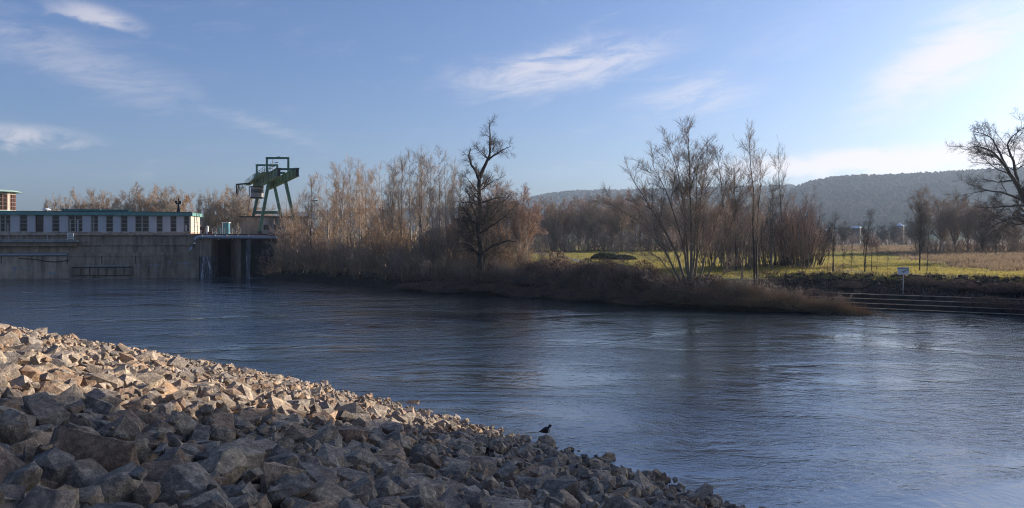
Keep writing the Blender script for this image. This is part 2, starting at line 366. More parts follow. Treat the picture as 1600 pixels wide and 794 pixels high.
def ground(x, y):
    x = np.asarray(x, float); y = np.asarray(y, float)
    dn, df = line_dist(x, y, near_line), line_dist(x, y, far_line)
    inn, inf = poly_in(x, y, near_poly), poly_in(x, y, far_poly)
    zn = np.minimum(SLOPE * dn, 7.4 + 0 * dn) - .28
    edge = np.interp(df, [0, 1.2, 3.5, 7, 12, 40, 160, 400, 1500], [-.2, .7, 1.7, 2.7, 3.3, 3.5, 4.6, 5.2, 5.6])
    spit = sstep(24, 34, x) * sstep(90, 82, y)
    edge = edge * (1 - .25 * spit)
    bnk = sstep(28, 36, x) * sstep(70, 80, y + .6 * (x - 30)) # stepped quay and stony slope on the right
    edge2 = np.interp(df, [0, 4.5, 6.0, 11.6, 16, 160, 400, 1500], [-.4, .9, 1.3, 3.35, 3.5, 4.6, 5.2, 5.6])
    zf = edge * (1 - bnk) + edge2 * bnk
    zf = zf + sstep(8, 25, df) * (.16 * vnoise(x, y, 19, 1.0) + .10 * vnoise(x, y, 7, 2.0))
    zr = np.maximum(-3.0, -.4 * np.minimum(dn, df)) - .2
    return np.where(inn, zn, np.where(inf, zf, zr))
def gz(x, y): return float(ground(np.array([x]), np.array([y]))[0])
def at(px, depth): return (px - CX) / F * depth, depth
def hit(px, py):
    k = (px - CX) / F; m = (py - HY) / F
    ys = np.linspace(8, 700, 7000); xs = k * ys
    z = ground(xs, ys); r = EYE - m * ys; i = int(np.argmax(r < np.maximum(z, 0))); return float(xs[i]), float(ys[i]), float(z[i])
def axis(lo, hi, step, far, g=1.16):
    a = list(np.arange(lo, hi + .01, step)); s = step; p = hi
    while p < far: s *= g; p += s; a.append(min(p, far + 1))
    s = step; p = lo; b_ = []
    while p > -far: s *= g; p -= s; b_.append(max(p, -far - 1))
    return np.array(b_[::-1] + a)
gx, gy = axis(-125, 115, 1.25, 3400), axis(-12, 215, 1.25, 3400)
GX, GY = np.meshgrid(gx, gy); GZ = ground(GX, GY)
nx, ny = len(gx), len(gy)
idx = np.arange(nx * ny).reshape(ny, nx)
Q = np.stack([idx[:-1, :-1], idx[:-1, 1:], idx[1:, 1:], idx[1:, :-1]], -1).reshape(-1, 4)
ground_o = link('ground', np_mesh('ground', np.stack([GX, GY, GZ], -1), Q, smooth=True), M['ground']); tag(ground_o, kind='structure')
DF = line_dist(GX, GY, far_line)
DRYV = sstep(85, 150, DF) * .9 + .5 * vnoise(GX, GY, 33, 4.0) + .38 * vnoise(GX, GY, 11, 2.0) + .9 * sstep(22, 32, GX - .35 * GY) * sstep(20, 32, DF)
an_ = ground_o.data.attributes.new('near_bank', 'FLOAT', 'POINT'); an_.data.foreach_set('value', poly_in(GX, GY, near_poly).astype(np.float32).ravel())
at_ = ground_o.data.attributes.new('dry', 'FLOAT', 'POINT'); at_.data.foreach_set('value', np.clip(DRYV, 0, 1).astype(np.float32).ravel())
rx, ry = np.linspace(-320, 320, 41), np.linspace(-160, 260, 31)
WX, WY = np.meshgrid(rx, ry); i2 = np.arange(41 * 31).reshape(31, 41)
water = link('river', np_mesh('river', np.stack([WX, WY, WX * 0], -1), np.stack([i2[:-1, :-1], i2[:-1, 1:], i2[1:, 1:], i2[1:, :-1]], -1).reshape(-1, 4)), M['water'])
tag(water, kind='structure')

# paths on the far meadow
def ribbon(name, pts, w, mat, lift=.03):
    P = np.array(pts); V = []; L = []
    dense = []
    for a, b_ in zip(P[:-1], P[1:]):
        for s in np.linspace(0, 1, 8, endpoint=False): dense.append(a + (b_ - a) * s)
    dense.append(P[-1]); dense = np.array(dense)
    T = np.gradient(dense, axis=0); T /= np.linalg.norm(T, axis=1)[:, None]; Nn = np.stack([-T[:, 1], T[:, 0]], 1)
    a = dense + Nn * w / 2; c = dense - Nn * w / 2; mid_ = dense
    rows = [np.concatenate([q, ground(q[:, 0], q[:, 1])[:, None] + lift + e], 1) for q, e in ((a, 0), (mid_, .05), (c, 0))]
    n_ = len(dense); V = np.concatenate(rows); q = []
    for r in range(2):
        for i in range(n_ - 1): q.append((r * n_ + i, r * n_ + i + 1, (r + 1) * n_ + i + 1, (r + 1) * n_ + i))
    return link(name, np_mesh(name, V, q, smooth=True), mat)
pp = [hit(836, 395)[:2], hit(868, 401)[:2], hit(905, 408)[:2], hit(938, 416)[:2], hit(975, 422)[:2]]
tag(ribbon('path', pp, 2.2, M['asphalt'], .10), kind='structure')

# ------------------------------------------------------------------ hills with woodland
def ridge(tab, px): return np.interp(px, [a for a, _ in tab], [b_ for _, b_ in tab])
def hill(name, tab, rfoot, rridge, a0, a1, seed, mat, ncr):
    az = np.linspace(rad(a0), rad(a1), 260); rr = np.concatenate([np.linspace(rfoot, rridge, 46), np.linspace(rridge * 1.02, rridge * 1.18, 8)])
    A, R = np.meshgrid(az, rr)
    px = CX + F * np.tan(np.clip(A, -1.3, 1.3)); H = EYE + (HY - ridge(tab, px)) / F * rridge * np.cos(A)
    prof = np.interp((R - rfoot) / (rridge - rfoot), [0, .15, .4, .7, .92, 1.0, 1.3], [0, .04, .30, .70, .95, 1.0, .92])
    X, Y = R * np.sin(A), R * np.cos(A)
    Z = 3 + (H - 3) * prof + (vnoise(X, Y, 420, seed) * 9 + vnoise(X, Y, 150, seed + 1) * 3.5) * np.sin(np.clip(prof, 0, 1) * math.pi) 
    na, nr = len(az), len(rr); ii = np.arange(na * nr).reshape(nr, na)
    o = link(name, np_mesh(name, np.stack([X, Y, Z], -1), np.stack([ii[:-1, :-1], ii[:-1, 1:], ii[1:, 1:], ii[1:, :-1]], -1).reshape(-1, 4), smooth=True), mat)
    tag(o, kind='structure')
    # woodland: irregular spiky crowns standing on the hill, one mass
    rng = np.random.default_rng(int(seed * 10)); V = []; Tt = []; base = 0
    ui = rng.random(ncr) * (na - 1); vi = np.where(rng.random(ncr) < .35, 44 + rng.random(ncr) * 3, 10 + rng.random(ncr) * 36)
    def bil(Aa): 
        u0, v0 = ui.astype(int), np.minimum(vi.astype(int), nr - 2); fu, fv = ui - u0, vi - v0
        return (Aa[v0, u0] * (1 - fu) * (1 - fv) + Aa[v0, u0 + 1] * fu * (1 - fv) + Aa[v0 + 1, u0] * (1 - fu) * fv + Aa[v0 + 1, u0 + 1] * fu * fv)
    cx, cy, cz = bil(X), bil(Y), bil(Z)
    field = (vnoise(cx, cy, 520, seed + 3) > .18) & (vi < 30)
    keep = ~field; cx, cy, cz = cx[keep], cy[keep], cz[keep]; n_ = len(cx)
    k = 6
    r = rng.uniform(3.5, 7.5, n_); h = rng.uniform(8, 15, n_)
    ang = np.arange(k) / k * 2 * math.pi
    rings = []
    for fz, fr in ((.05, .55), (.45, 1.0), (.8, .72)):
        jit = rng.uniform(.7, 1.25, (n_, k)); a_ = ang[None] + rng.uniform(-.3, .3, (n_, k))
        rings.append(np.stack([cx[:, None] + np.cos(a_) * r[:, None] * fr * jit, cy[:, None] + np.sin(a_) * r[:, None] * fr * jit, (cz + h * fz)[:, None] + rng.uniform(-1, 1, (n_, k)) - 1], -1))
    top = np.stack([cx, cy, cz + h * rng.uniform(.9, 1.1, n_) - 1], -1)[:, None]
    Vv = np.concatenate(rings + [top], 1)
    f = []
    for a in range(2):
        for i in range(k): j = (i + 1) % k; f += [(a * k + i, a * k + j, (a + 1) * k + j), (a * k + i, (a + 1) * k + j, (a + 1) * k + i)]
    for i in range(k): f.append((2 * k + i, 2 * k + (i + 1) % k, 3 * k))
    Fc = (np.arange(n_)[:, None, None] * (3 * k + 1) + np.array(f)[None]).reshape(-1, 3)
    w = link('hill_woodland', np_mesh('hill_woodland', Vv, None, Fc), M['hillwood'])
    return tag(w, 'brown winter woodland covering the ' + ('long low hill behind the meadow' if seed < 4 else 'high hazy hill at the right'), 'woodland', kind='stuff')
m, t, b = mat_new('winter woodland'); M['hillwood'] = m
g = t.nodes.new('ShaderNodeNewGeometry'); n = noise_tex(t, .004, 4, .6, 'World')
c = mixc(t, .5, ramp(t, g.outputs['Random Per Island'], [(0, (.05, .04, .035)), (.6, (.15, .105, .08)), (1, (.09, .085, .06))]), ramp(t, n, [(.38, (.04, .042, .036)), (.6, (.18, .12, .085))]))
t.links.new(c, b.inputs['Base Color']); b.inputs['Roughness'].default_value = 1; b.inputs['Specular IOR Level'].default_value = 0
m, t, b = mat_new('hill fields'); M['hill'] = m
n1 = noise_tex(t, .0035, 3, .5, 'World', (1, .5, 2)); n2 = noise_tex(t, .05, 6, .7, 'World')
c = mixc(t, ramp(t, n1, [(.47, (0, 0, 0)), (.52, (1, 1, 1))]), (.085, .075, .055), (.085, .105, .045))
c = mixc(t, 1.0, c, ramp(t, n2, [(.3, (.6, .6, .6)), (.7, (1.2, 1.2, 1.2))]), 'MULTIPLY')
t.links.new(c, b.inputs['Base Color']); b.inputs['Roughness'].default_value = 1; b.inputs['Specular IOR Level'].default_value = 0
HT1 = [(-2500, 356), (-400, 350), (300, 347), (400, 341), (470, 336), (560, 330), (700, 330), (780, 322), (820, 314), (860, 306), (900, 302), (960, 301), (1100, 297), (1240, 294), (1400, 296), (1700, 305), (3000, 330)]
HT2 = [(1080, 372), (1150, 356), (1200, 330), (1235, 304), (1260, 292), (1290, 285), (1330, 281), (1400, 280), (1480, 276), (1540, 273), (1600, 269), (1900, 264), (2600, 285), (5000, 330)]
hill('hills', HT1, 1150, 2600, -62, 48, 1.7, M['hill'], 15000)
hill('hills', HT2, 900, 1900, 15, 72, 5.3, M['hill'], 13000)

# ------------------------------------------------------------------ rip-rap bank of the near shore
rng = np.random.default_rng(11)
def hull_mesh(seed, pts_extra=5, fine=False, blocky=.75):
    r = random.Random(seed); bm = bmesh.new()
    sx, sy, sz = r.uniform(.9, 1.25), r.uniform(.7, 1.0), r.uniform(.5, .85)
    for i in range(8):
        q = Vector(((i & 1) * 2 - 1, ((i >> 1) & 1) * 2 - 1, ((i >> 2) & 1) * 2 - 1)) * .66
        q += Vector((r.uniform(-.26, .16) * math.copysign(1, q.x), r.uniform(-.26, .16) * math.copysign(1, q.y), r.uniform(-.30, .16) * math.copysign(1, q.z)))
        bm.verts.new((q.x * sx, q.y * sy, q.z * sz))
    for i in range(pts_extra):
        q = Vector((r.gauss(0, 1), r.gauss(0, 1), r.gauss(0, 1))).normalized() * r.uniform(.8, 1.08)
        bm.verts.new((q.x * sx, q.y * sy, q.z * sz))
    res = bmesh.ops.convex_hull(bm, input=bm.verts)
    bmesh.ops.delete(bm, geom=[e for e in set(res['geom_interior']) | set(res['geom_unused']) if isinstance(e, bmesh.types.BMVert)], context='VERTS')
    if fine:
        bmesh.ops.dissolve_limit(bm, angle_limit=rad(14), verts=bm.verts, edges=bm.edges)
        bmesh.ops.bevel(bm, geom=list(bm.edges), offset=.028, segments=2, affect='EDGES', profile=.6)
        bmesh.ops.triangulate(bm, faces=bm.faces)
        bmesh.ops.subdivide_edges(bm, edges=[e for e in bm.edges if e.calc_length() > .22], cuts=2, use_grid_fill=True)
        bmesh.ops.triangulate(bm, faces=bm.faces)
        bm.normal_update()
        for v in bm.verts:
            p = v.co * 2.2 + Vector((seed * 3.1, 0, 0)); v.co += v.normal * (mnoise.noise(p) * .045 + mnoise.noise(p * 3) * .035)
    me = bpy.data.meshes.new('stone'); bm.to_mesh(me); bm.free()
    if fine:
        me.polygons.foreach_set('use_smooth', [True] * len(me.polygons)); me.set_sharp_from_angle(angle=rad(24))
    return me
def mesh_np(me):
    V = np.empty(len(me.vertices) * 3, np.float32); me.vertices.foreach_get('co', V); me.calc_loop_triangles()
    T = np.empty(len(me.loop_triangles) * 3, np.int32); me.loop_triangles.foreach_get('vertices', T)
    return V.reshape(-1, 3), T.reshape(-1, 3)
fine = [hull_mesh(100 + i, 7 + i % 5, True) for i in range(40)]
for me in fine: me.materials.append(M['stone'])
coarse = [mesh_np(hull_mesh(300 + i, 6 + i % 5)) for i in range(40)]
# shore frame
def rot_mats(a, b_, c):
    ca, sa, cb, sb, cc, sc_ = np.cos(a), np.sin(a), np.cos(b_), np.sin(b_), np.cos(c), np.sin(c)
    Rz = np.zeros((len(a), 3, 3)); Rz[:, 0, 0] = cc; Rz[:, 0, 1] = -sc_; Rz[:, 1, 0] = sc_; Rz[:, 1, 1] = cc; Rz[:, 2, 2] = 1
    Ry = np.zeros((len(a), 3, 3)); Ry[:, 0, 0] = cb; Ry[:, 0, 2] = sb; Ry[:, 2, 0] = -sb; Ry[:, 2, 2] = cb; Ry[:, 1, 1] = 1
    Rx = np.zeros((len(a), 3, 3)); Rx[:, 1, 1] = ca; Rx[:, 1, 2] = -sa; Rx[:, 2, 1] = sa; Rx[:, 2, 2] = ca; Rx[:, 0, 0] = 1
    return Rz @ Ry @ Rx
pts = []
for layer, sp in ((0, .47), (1, .70)):
    X, Y = np.meshgrid(np.arange(-70, 26, sp), np.arange(1.0, 84, sp))
    X = (X + rng.uniform(-.45, .45, X.shape) * sp).ravel(); Y = (Y + rng.uniform(-.45, .45, Y.shape) * sp).ravel()
    dn = line_dist(X, Y, near_line); inn = poly_in(X, Y, near_poly); d = np.where(inn, dn, -dn)
    jag = .35 * vnoise(X, Y, 5, 3.0) + .25 * vnoise(X, Y, 2.1, 1.0)
    px = CX + F * X / Y
    k = (d > -.55 + jag) & (d < 26) & (px > -330) & (px < 1500) & (np.hypot(X, Y) > 2.0)
    X, Y, d = X[k], Y[k], d[k]
    s = np.clip(rng.lognormal(math.log(.285 if layer == 0 else .245), .32, len(X)), .13, .47)
    s *= np.interp(d, [-1, 1.5, 5, 22], [.62, .78, .95, 1.05])
    z = SLOPE * np.maximum(d, -.6) - .26 + (layer * .15) + rng.uniform(-.10, .12, len(X))
    pts.append(np.stack([X, Y, z, s], 1))
X, Y = rng.uniform(-70, 26, 60000), rng.uniform(1, 84, 60000); dn = line_dist(X, Y, near_line); d = np.where(poly_in(X, Y, near_poly), dn, -dn); px = CX + F * X / Y
k = (d > -.3) & (d < 22) & (px > -250) & (px < 1400) & (np.hypot(X, Y) > 2) & (rng.random(60000) < .30); X, Y, d = X[k], Y[k], d[k]
pts.append(np.stack([X, Y, SLOPE * d + .02 + rng.uniform(-.12, .14, len(X)), rng.uniform(.06, .15, len(X))], 1))
# a few lone stones in the shallows
for px_, py_, s_ in ((951, 716, .30), (940, 723, .22), (1012, 741, .32), (1030, 750, .34), (1100, 770, .36), (893, 702, .18), (505, 600, .3), (575, 617, .26), (645, 630, .34), (700, 652, .26)):
    yy = EYE * F / (py_ - HY); pts.append(np.array([[(px_ - CX) / F * yy, yy, -.02, s_]]))
pts = np.concatenate(pts)
duck_y = EYE * F / (693.5 - HY) * .985; duck_x = (855.5 - CX) / F * duck_y
kd = np.hypot(pts[:, 0] - duck_x, pts[:, 1] - duck_y) > .75
pts = np.concatenate([pts[kd], np.array([[duck_x, duck_y, .14, .32]])]); duck_i = len(pts) - 1
n_ = len(pts); px = CX + F * pts[:, 0] / pts[:, 1]; py = HY + F * (EYE - pts[:, 2]) / pts[:, 1]
vis = (px > -60) & (px < 1640) & (py > HY) & (py < 850)
size = np.where(vis, pts[:, 3] / np.hypot(pts[:, 0], pts[:, 1]), 0)
order = np.argsort(-size); big_i = set(order[:299].tolist()) | {duck_i}
rot = rng.uniform(-.65, .65, (n_, 3)); rot[:, 2] = rng.uniform(0, 6.283, n_); rot[duck_i] = (0, 0, .4)
# lay the stones roughly parallel to the slope
scl = np.stack([rng.uniform(.85, 1.3, n_), rng.uniform(.85, 1.2, n_), rng.uniform(.85, 1.25, n_)], 1) * pts[:, 3:4]
bank = empty('riprap_bank', (0, 20, 0)); tag(bank, kind='structure')
RM = rot_mats(rot[:, 0], rot[:, 1], rot[:, 2])
bv, bt, off = [], [], 0
for i in range(n_):
    if i in big_i:
        o = link('stone', fine[i % 40] if i != duck_i else fine[3], None, bank)
        o.location = (pts[i, 0], pts[i, 1] - 20, pts[i, 2]); o.rotation_euler = rot[i]; o.scale = scl[i]
    else:
        V, T = coarse[i % 40]; v = (V * scl[i]) @ RM[i].T + pts[i, :3] - np.array([0, 20, 0]); bv.append(v); bt.append(T + off); off += len(v)
o = link('stones', np_mesh('stones', np.concatenate(bv), None, np.concatenate(bt)), M['stone'], bank); o['kind'] = 'stuff'

# ------------------------------------------------------------------ duck on a stone at the water's edge
M['duckdark'] = simple('dark brown feathers', (.022, .016, .012), (.05, .036, .026), 12, .6, 0, .2)
M['duckwhite'] = simple('white feathers', (.62, .60, .56), (.75, .73, .70), 9, .7, 0, 0)
M['duckhead'] = simple('dark head feathers', (.008, .010, .010), (.018, .022, .018), 12, .4, 0, 0)
M['duckleg'] = simple('orange leg skin', (.25, .10, .03), (.35, .14, .04), 9, .6, 0, 0)
def loft(rings, n=14):
    vs, fs = [], []
    for (x, z, rw, rh, tilt) in rings:
        for k in range(n):
            a = 2 * math.pi * k / n; cy_, cz_ = math.cos(a) * rw, math.sin(a) * rh; tilt_ = -tilt
            vs.append((x - math.sin(tilt_) * cz_, cy_, z + math.cos(tilt_) * cz_))
    m_ = len(rings)
    for i in range(m_ - 1):
        for k in range(n): fs.append((i * n + k, i * n + (k + 1) % n, (i + 1) * n + (k + 1) % n, (i + 1) * n + k))
    fs.append(tuple(range(n - 1, -1, -1))); fs.append(tuple((m_ - 1) * n + k for k in range(n)))
    return vs, fs
V, _ = mesh_np(fine[3]); V = (V * scl[duck_i]) @ RM[duck_i].T; iv = int(np.argmax(V[:, 2] - .25 * np.hypot(V[:, 0], V[:, 1])))
duck = empty('duck', (duck_x + V[iv, 0] * .8, duck_y + V[iv, 1] * .8, .14 + V[iv, 2] - .008), rad(-12)); tag(duck, 'dark duck with white breast standing on a stone at the water edge', 'duck')
rings = [(-.29, .100, .015, .010, 0), (-.23, .120, .05, .03, -.1), (-.16, .145, .085, .065, -.2), (-.08, .17, .11, .10, -.25), (0, .195, .12, .12, -.3), (.07, .215, .115, .12, -.45),
         (.115, .245, .095, .105, -.8), (.135, .285, .07, .075, -1.2), (.14, .318, .055, .06, -1.45), (.145, .345, .056, .062, -1.3), (.158, .375, .055, .055, -.9), (.185, .385, .042, .042, -.3), (.205, .378, .02, .018, 0), (.235, .37, .019, .009, 0), (.258, .366, .012, .005, 0)]
vs, fs = loft(rings); me = bpy.data.meshes.new('body'); me.from_pydata(vs, [], fs)
for k in ('duckdark', 'duckwhite', 'duckhead', 'duckleg'): me.materials.append(M[k])
for i, p in enumerate(me.polygons):
    p.use_smooth = True; ring = i // 14; c_ = p.center
    p.material_index = 0
    if 5 <= ring <= 7 and c_.x > .095 + .02 * (ring - 5): p.material_index = 1
    if ring == 7: p.material_index = 1 if c_.x > .15 else 2
    if ring >= 8: p.material_index = 2
    if ring >= 12: p.material_index = 3
link('body', me, None, duck)
for sgn in (-1, 1):
    MB().tube([(.0, .035 * sgn, .11), (.005, .036 * sgn, .05), (.012, .036 * sgn, .004)], [.016, .008, .007], 6).add([(-.01, .036 * sgn, .004), (.06, .015 * sgn, .003), (.066, .036 * sgn, .003), (.06, .057 * sgn, .003), (.01, .036 * sgn, .014)], [(0, 1, 4), (1, 2, 4), (2, 3, 4), (3, 0, 4), (3, 2, 1, 0)]).build('leg', M['duckleg'], duck)
    w = MB(); vs, fs = loft([(-.22, .145, .006, .012, 0), (-.12, .18, .014, .045, -.15), (0, .215, .018, .062, -.2), (.07, .225, .012, .05, -.3), (.10, .23, .004, .02, -.3)], 8)
    w.add([(x, y + sgn * (.108 if x > -.15 else .065), z) for x, y, z in vs], fs).build('wing', M['duckdark'], duck, smooth=True)

# ------------------------------------------------------------------ weir and power station on the left (local frame: u along the wall, v away from the river)
PO = (-63.9, 148.4); PA = math.atan2(6.9, 34.5); ca_, sa_ = math.cos(PA), math.sin(PA)
def pU(px, v=0.0):
    k = (px - CX) / F
    return (k * (PO[1] + ca_ * v) - PO[0] + sa_ * v) / (ca_ - sa_ * k)
def pZ(px, py, v=0.0):
    u = pU(px, v); return EYE - (py - HY) * (PO[1] + sa_ * u + ca_ * v) / F
def plant(name, label, cat, u=0.0, v=0.0, z=0.0, group=None):
    o = empty(name, (PO[0] + ca_ * u - sa_ * v, PO[1] + sa_ * u + ca_ * v, z), PA)
    return tag(o, label, cat, group), (u, v, z)

DECK = pZ(200, 365)                                         # about 8.9 m
# --- the tail wall
w, o_ = plant('weir_wall', 'long stained concrete wall of the weir standing in the river', 'wall', -20, 0, 0)
Z1, Z2, Z3 = pZ(200, 382), pZ(200, 392), pZ(200, 398)
joints = [pU(p) for p in (-190, -140, -90, -48, 2, 52, 106, 160, 213, 262, 305)]
for a, b_ in zip(joints[:-1], joints[1:]):
    MB(o_).box(a + .02, b_ - .02, 0, 1.0, -1.2, Z3).build('lower_panel', M['concrete'] if a < pU(104) else M['concrete_dark'], w)
    MB(o_).box(a + .02, b_ - .02, .35, 1.4, Z3 - .02, Z1).build('middle_panel', M['concrete'] if a < pU(104) else M['concrete_dark'], w)
    MB(o_).box(a + .02, b_ - .02, .55, 1.6, Z1, DECK - .35).build('upper_panel', M['concrete_dark'], w)
    MB(o_).box(a + .01, b_ - .01, .05, .9, DECK - .35, DECK).build('coping', M['concrete'], w)
MB(o_).box(joints[0], joints[-1], 1.0, 9.0, -1.3, DECK - .4).build('core', M['concrete_dark'], w)
MB(o_).box(joints[0], joints[-1], .85, 34.0, DECK - .38, DECK - .03).build('deck', M['concrete'], w)
MB(o_).box(joints[0], joints[-1] - .1, .12, .5, Z1 - .18, Z1 + .1).build('ledge', M['concrete_dark'], w)
MB(o_).tube([(joints[0], -.12, Z3 + .12), (pU(106), -.12, Z3 + .12)], .32, 10).build('pipe', M['greymetal'], w, smooth=True)
MB(o_).box(pU(106.5), joints[-1] - 1.2, -.12, .34, Z3 - .28, Z3 + .42).build('beam', M['concrete_dark'], w)
MB(o_).box(joints[0], joints[-1] - .1, -.10, 0.02, -1.2, .22).build('waterline_plinth', M['concrete_dark'], w)
rk = random.Random(3)
def lime(px0, px1, y0, drop, parts):
    mb = MB(o_); u0, u1 = pU(px0), pU(px1); zt = pZ(px0, y0)
    k = max(8, int((u1 - u0) / .11)); us = [u0 + (u1 - u0) * i / k for i in range(k + 1)]
    lo = [zt - .03 - (rk.random() ** 2) * .25 - (drop * rk.uniform(.1, 1) if rk.random() < parts else 0) for _ in us]; lo[0] = lo[-1] = zt - .02
    vs = [(u, -.012, zt + rk.uniform(-.03, .03)) for u in us] + [(u, -.012, z) for u, z in zip(us, lo)] + [(u, -.002, zt) for u in us] + [(u, -.002, z) for u, z in zip(us, lo)]
    n_ = k + 1; fs = []
    for i in range(k): fs += [(i, n_ + i, n_ + i + 1, i + 1)]
    mb.add(vs, fs).build('lime_streak', M['lime'], w)
lime(18, 58, 417, .9, .3); lime(74, 90, 425.5, .8, .55); lime(22, 25, 417, 2.2, 1); lime(130, 205, 414.5, .25, .3); lime(214, 219, 413, 1.2, .6); lime(232, 250, 413.5, .5, .3); lime(278, 296, 410.5, .7, .4); lime(262, 266, 408, 2.6, .7)
mb = MB(o_)
u0, u1 = pU(113), pU(208); zt, zb = pZ(150, 417), pZ(150, 431)
rack = mb.box(u0, u1, -.22, -.12, zt - .2, zt).box(u0, u1, -.22, -.12, zb, zb + .12).build('rack_frame', M['darkmetal'], w)
MB(o_).box(u0, u1, -.075, -.005, zb, zt).build('rack_backing', M['concrete_dark'], w)
for i in range(8):
    uu = u0 + (u1 - u0) * i / 7
    MB(o_).box(uu - .04, uu + .04, -.30, -.14, zb, zt - .2).build('rack_bar', M['rust'], w)
MB(o_).tube([(pU(p), -.10, pZ(p, y)) for p, y in ((29, 404), (45, 404.5), (60, 406), (74, 408.6), (88, 409.2), (100, 407.8), (109, 406.2))], .09, 6).build('cable', M['darkmetal'], w, smooth=True)
for p in (2, 50, 105, 159, 212): MB(o_).box(pU(p) - .06, pU(p) + .06, -.03, .03, pZ(p, 412), pZ(p, 399)).build('joint_strip', M['darkmetal'], w)

# --- balcony at the left with railing and white slatted gate
bl, o_ = plant('balcony', 'concrete balcony with grey railing projecting from the weir wall', 'balcony', pU(60), -1.6, pZ(60, 378))
zs0, zs1 = pZ(60, 378.5), pZ(60, 375.5)
MB(o_).box(pU(-120), pU(119, -1.8), -1.9, .54, zs0, zs1).build('slab', M['concrete_pale'], bl)
MB(o_).box(pU(-120), pU(116, -1.0), -1.2, .3, zs0 - .75, zs0).build('bracket_beam', M['concrete_dark'], bl)
zr = pZ(60, 365)
for p in (-48, -28, -8, 12.8, 33, 53, 74): MB(o_).box(pU(p, -1.8) - .05, pU(p, -1.8) + .05, -1.8, -1.7, zs1, zr).build('post', M['greymetal'], bl)
for zz in (zr, zs1 + .12): MB(o_).box(pU(-120), pU(105, -1.8), -1.78, -1.72, zz - .06, zz + .02).build('rail', M['greymetal'], bl)
ga, o_ = plant('slatted_gate', 'small white slatted gate at the end of the balcony', 'gate', pU(110, -1.8), -1.75, zs1)
ua, ub = pU(105, -1.8), pU(115, -1.8); zg0, zg1 = zs1 + .05, pZ(110, 364, -1.8)
MB(o_).box(ua, ua + .1, -1.82, -1.72, zs1, zg1).build('post', M['whitemetal'], ga); MB(o_).box(ub - .1, ub, -1.82, -1.72, zs1, zg1).build('post', M['whitemetal'], ga)
for i in range(4):
    z = zg1 - .18 - i * (zg1 - zg0 - .2) / 3.6; MB(o_).box(ua + .1, ub - .1, -1.80, -1.74, z, z + .17).build('slat', M['whitemetal'], ga)

# --- machine hall along the wall
HV = 3.0
hl, o_ = plant('machine_hall', 'long low machine hall with grey panels, dark windows and green roof edge', 'building', pU(150, HV), HV, DECK - .03)
zb, zt = pZ(150, 362.5, HV), pZ(150, 336.5, HV); uE = pU(298, HV); uL = pU(-130, HV)
vE = HV + 8.4
zB = DECK - .03
MB(o_).box(uL, uE, HV - .15, HV + .25, zB, zb).build('plinth', M['concrete'], hl)
MB(o_).box(uL, uE - .35, HV + .35, vE, zB, zt).build('core_wall', M['tar'], hl)
bays = []
def bay(x0, x1, k): bays.append((x0, x1, k))
seq = [(0, 16.5, 'W'), (16.5, 30.5, 'P'), (30.5, 43, 'w'), (43, 55.5, 'P'), (55.5, 68, 'd'), (68, 81, 'P'), (81, 93, 'w'), (93, 106, 'P'), (106, 129, 'W'), (129, 142, 'P'), (142, 153.5, 'w'), (153.5, 165.5, 'P'), (165.5, 177, 'w'),
       (177, 188.5, 'P'), (188.5, 199.5, 'w'), (199.5, 211, 'P'), (211, 233, 'W'), (233, 244.5, 'P'), (244.5, 254.5, 'w'), (254.5, 266, 'P'), (266, 276, 'w'), (276, 287, 'P'), (287, 298, 'w')]
seq = [(a - 106.0 - 0, b_ - 106.0, k) for a, b_, k in seq[:8]][0:0] + [(-18, -6, 'P'), (-6, 0, 'W')][0:0] + [(-42, -31, 'w'), (-31, -19, 'P'), (-19, -8, 'w'), (-8, 0, 'P')] + seq
seq = [(-118, -95, 'W'), (-95, -83, 'P'), (-83, -71, 'w'), (-71, -58, 'P'), (-58, -47, 'w'), (-47, -42, 'P')] + seq
for a, b_, k in seq:
    u0, u1 = pU(a, HV), pU(b_, HV)
    if k == 'P':
        MB(o_).box(u0 + .01, u1 - .01, HV - .02, HV + .3, zb, zt).build('wall_panel', M['panel'], hl)
    else:
        halves = 2 if k == 'W' else 1
        for h in range(halves):
            x0 = u0 + (u1 - u0) * h / halves; x1 = u0 + (u1 - u0) * (h + 1) / halves; fw = .12
            f = MB(o_).box(x0, x0 + fw, HV + .02, HV + .22, zb, zt).box(x1 - fw, x1, HV + .02, HV + .22, zb, zt).box(x0 + fw, x1 - fw, HV + .02, HV + .22, zb, zb + .14).box(x0 + fw, x1 - fw, HV + .02, HV + .22, zt - .12, zt)
            rows = 4; hh = (zt - zb - .26) / rows
            for i in range(1, rows):
                z = zb + .14 + i * hh; f.box(x0 + fw, x1 - fw, HV + .05, HV + .15, z - .04, z + .04)
            fo = f.build('window', M['frame'] if k != 'd' else M['rust'], hl)
            for i in range(rows):
                z = zb + .14 + i * hh; po = MB(o_).box(x0 + fw, x1 - fw, HV + .16, HV + .19, z + .04, z + hh - .04).build('pane', M['glass'], fo)
            if rk.random() < .4 and k != 'd':
                q = x0 + fw + rk.uniform(.1, .4) * (x1 - x0 - 2 * fw); MB(o_).box(q, q + .28, HV + .10, HV + .155, zb + .2, zb + (zt - zb) * rk.uniform(.4, .95)).build('blind', M['frame'] if rk.random() < .5 else M['panel'], fo)
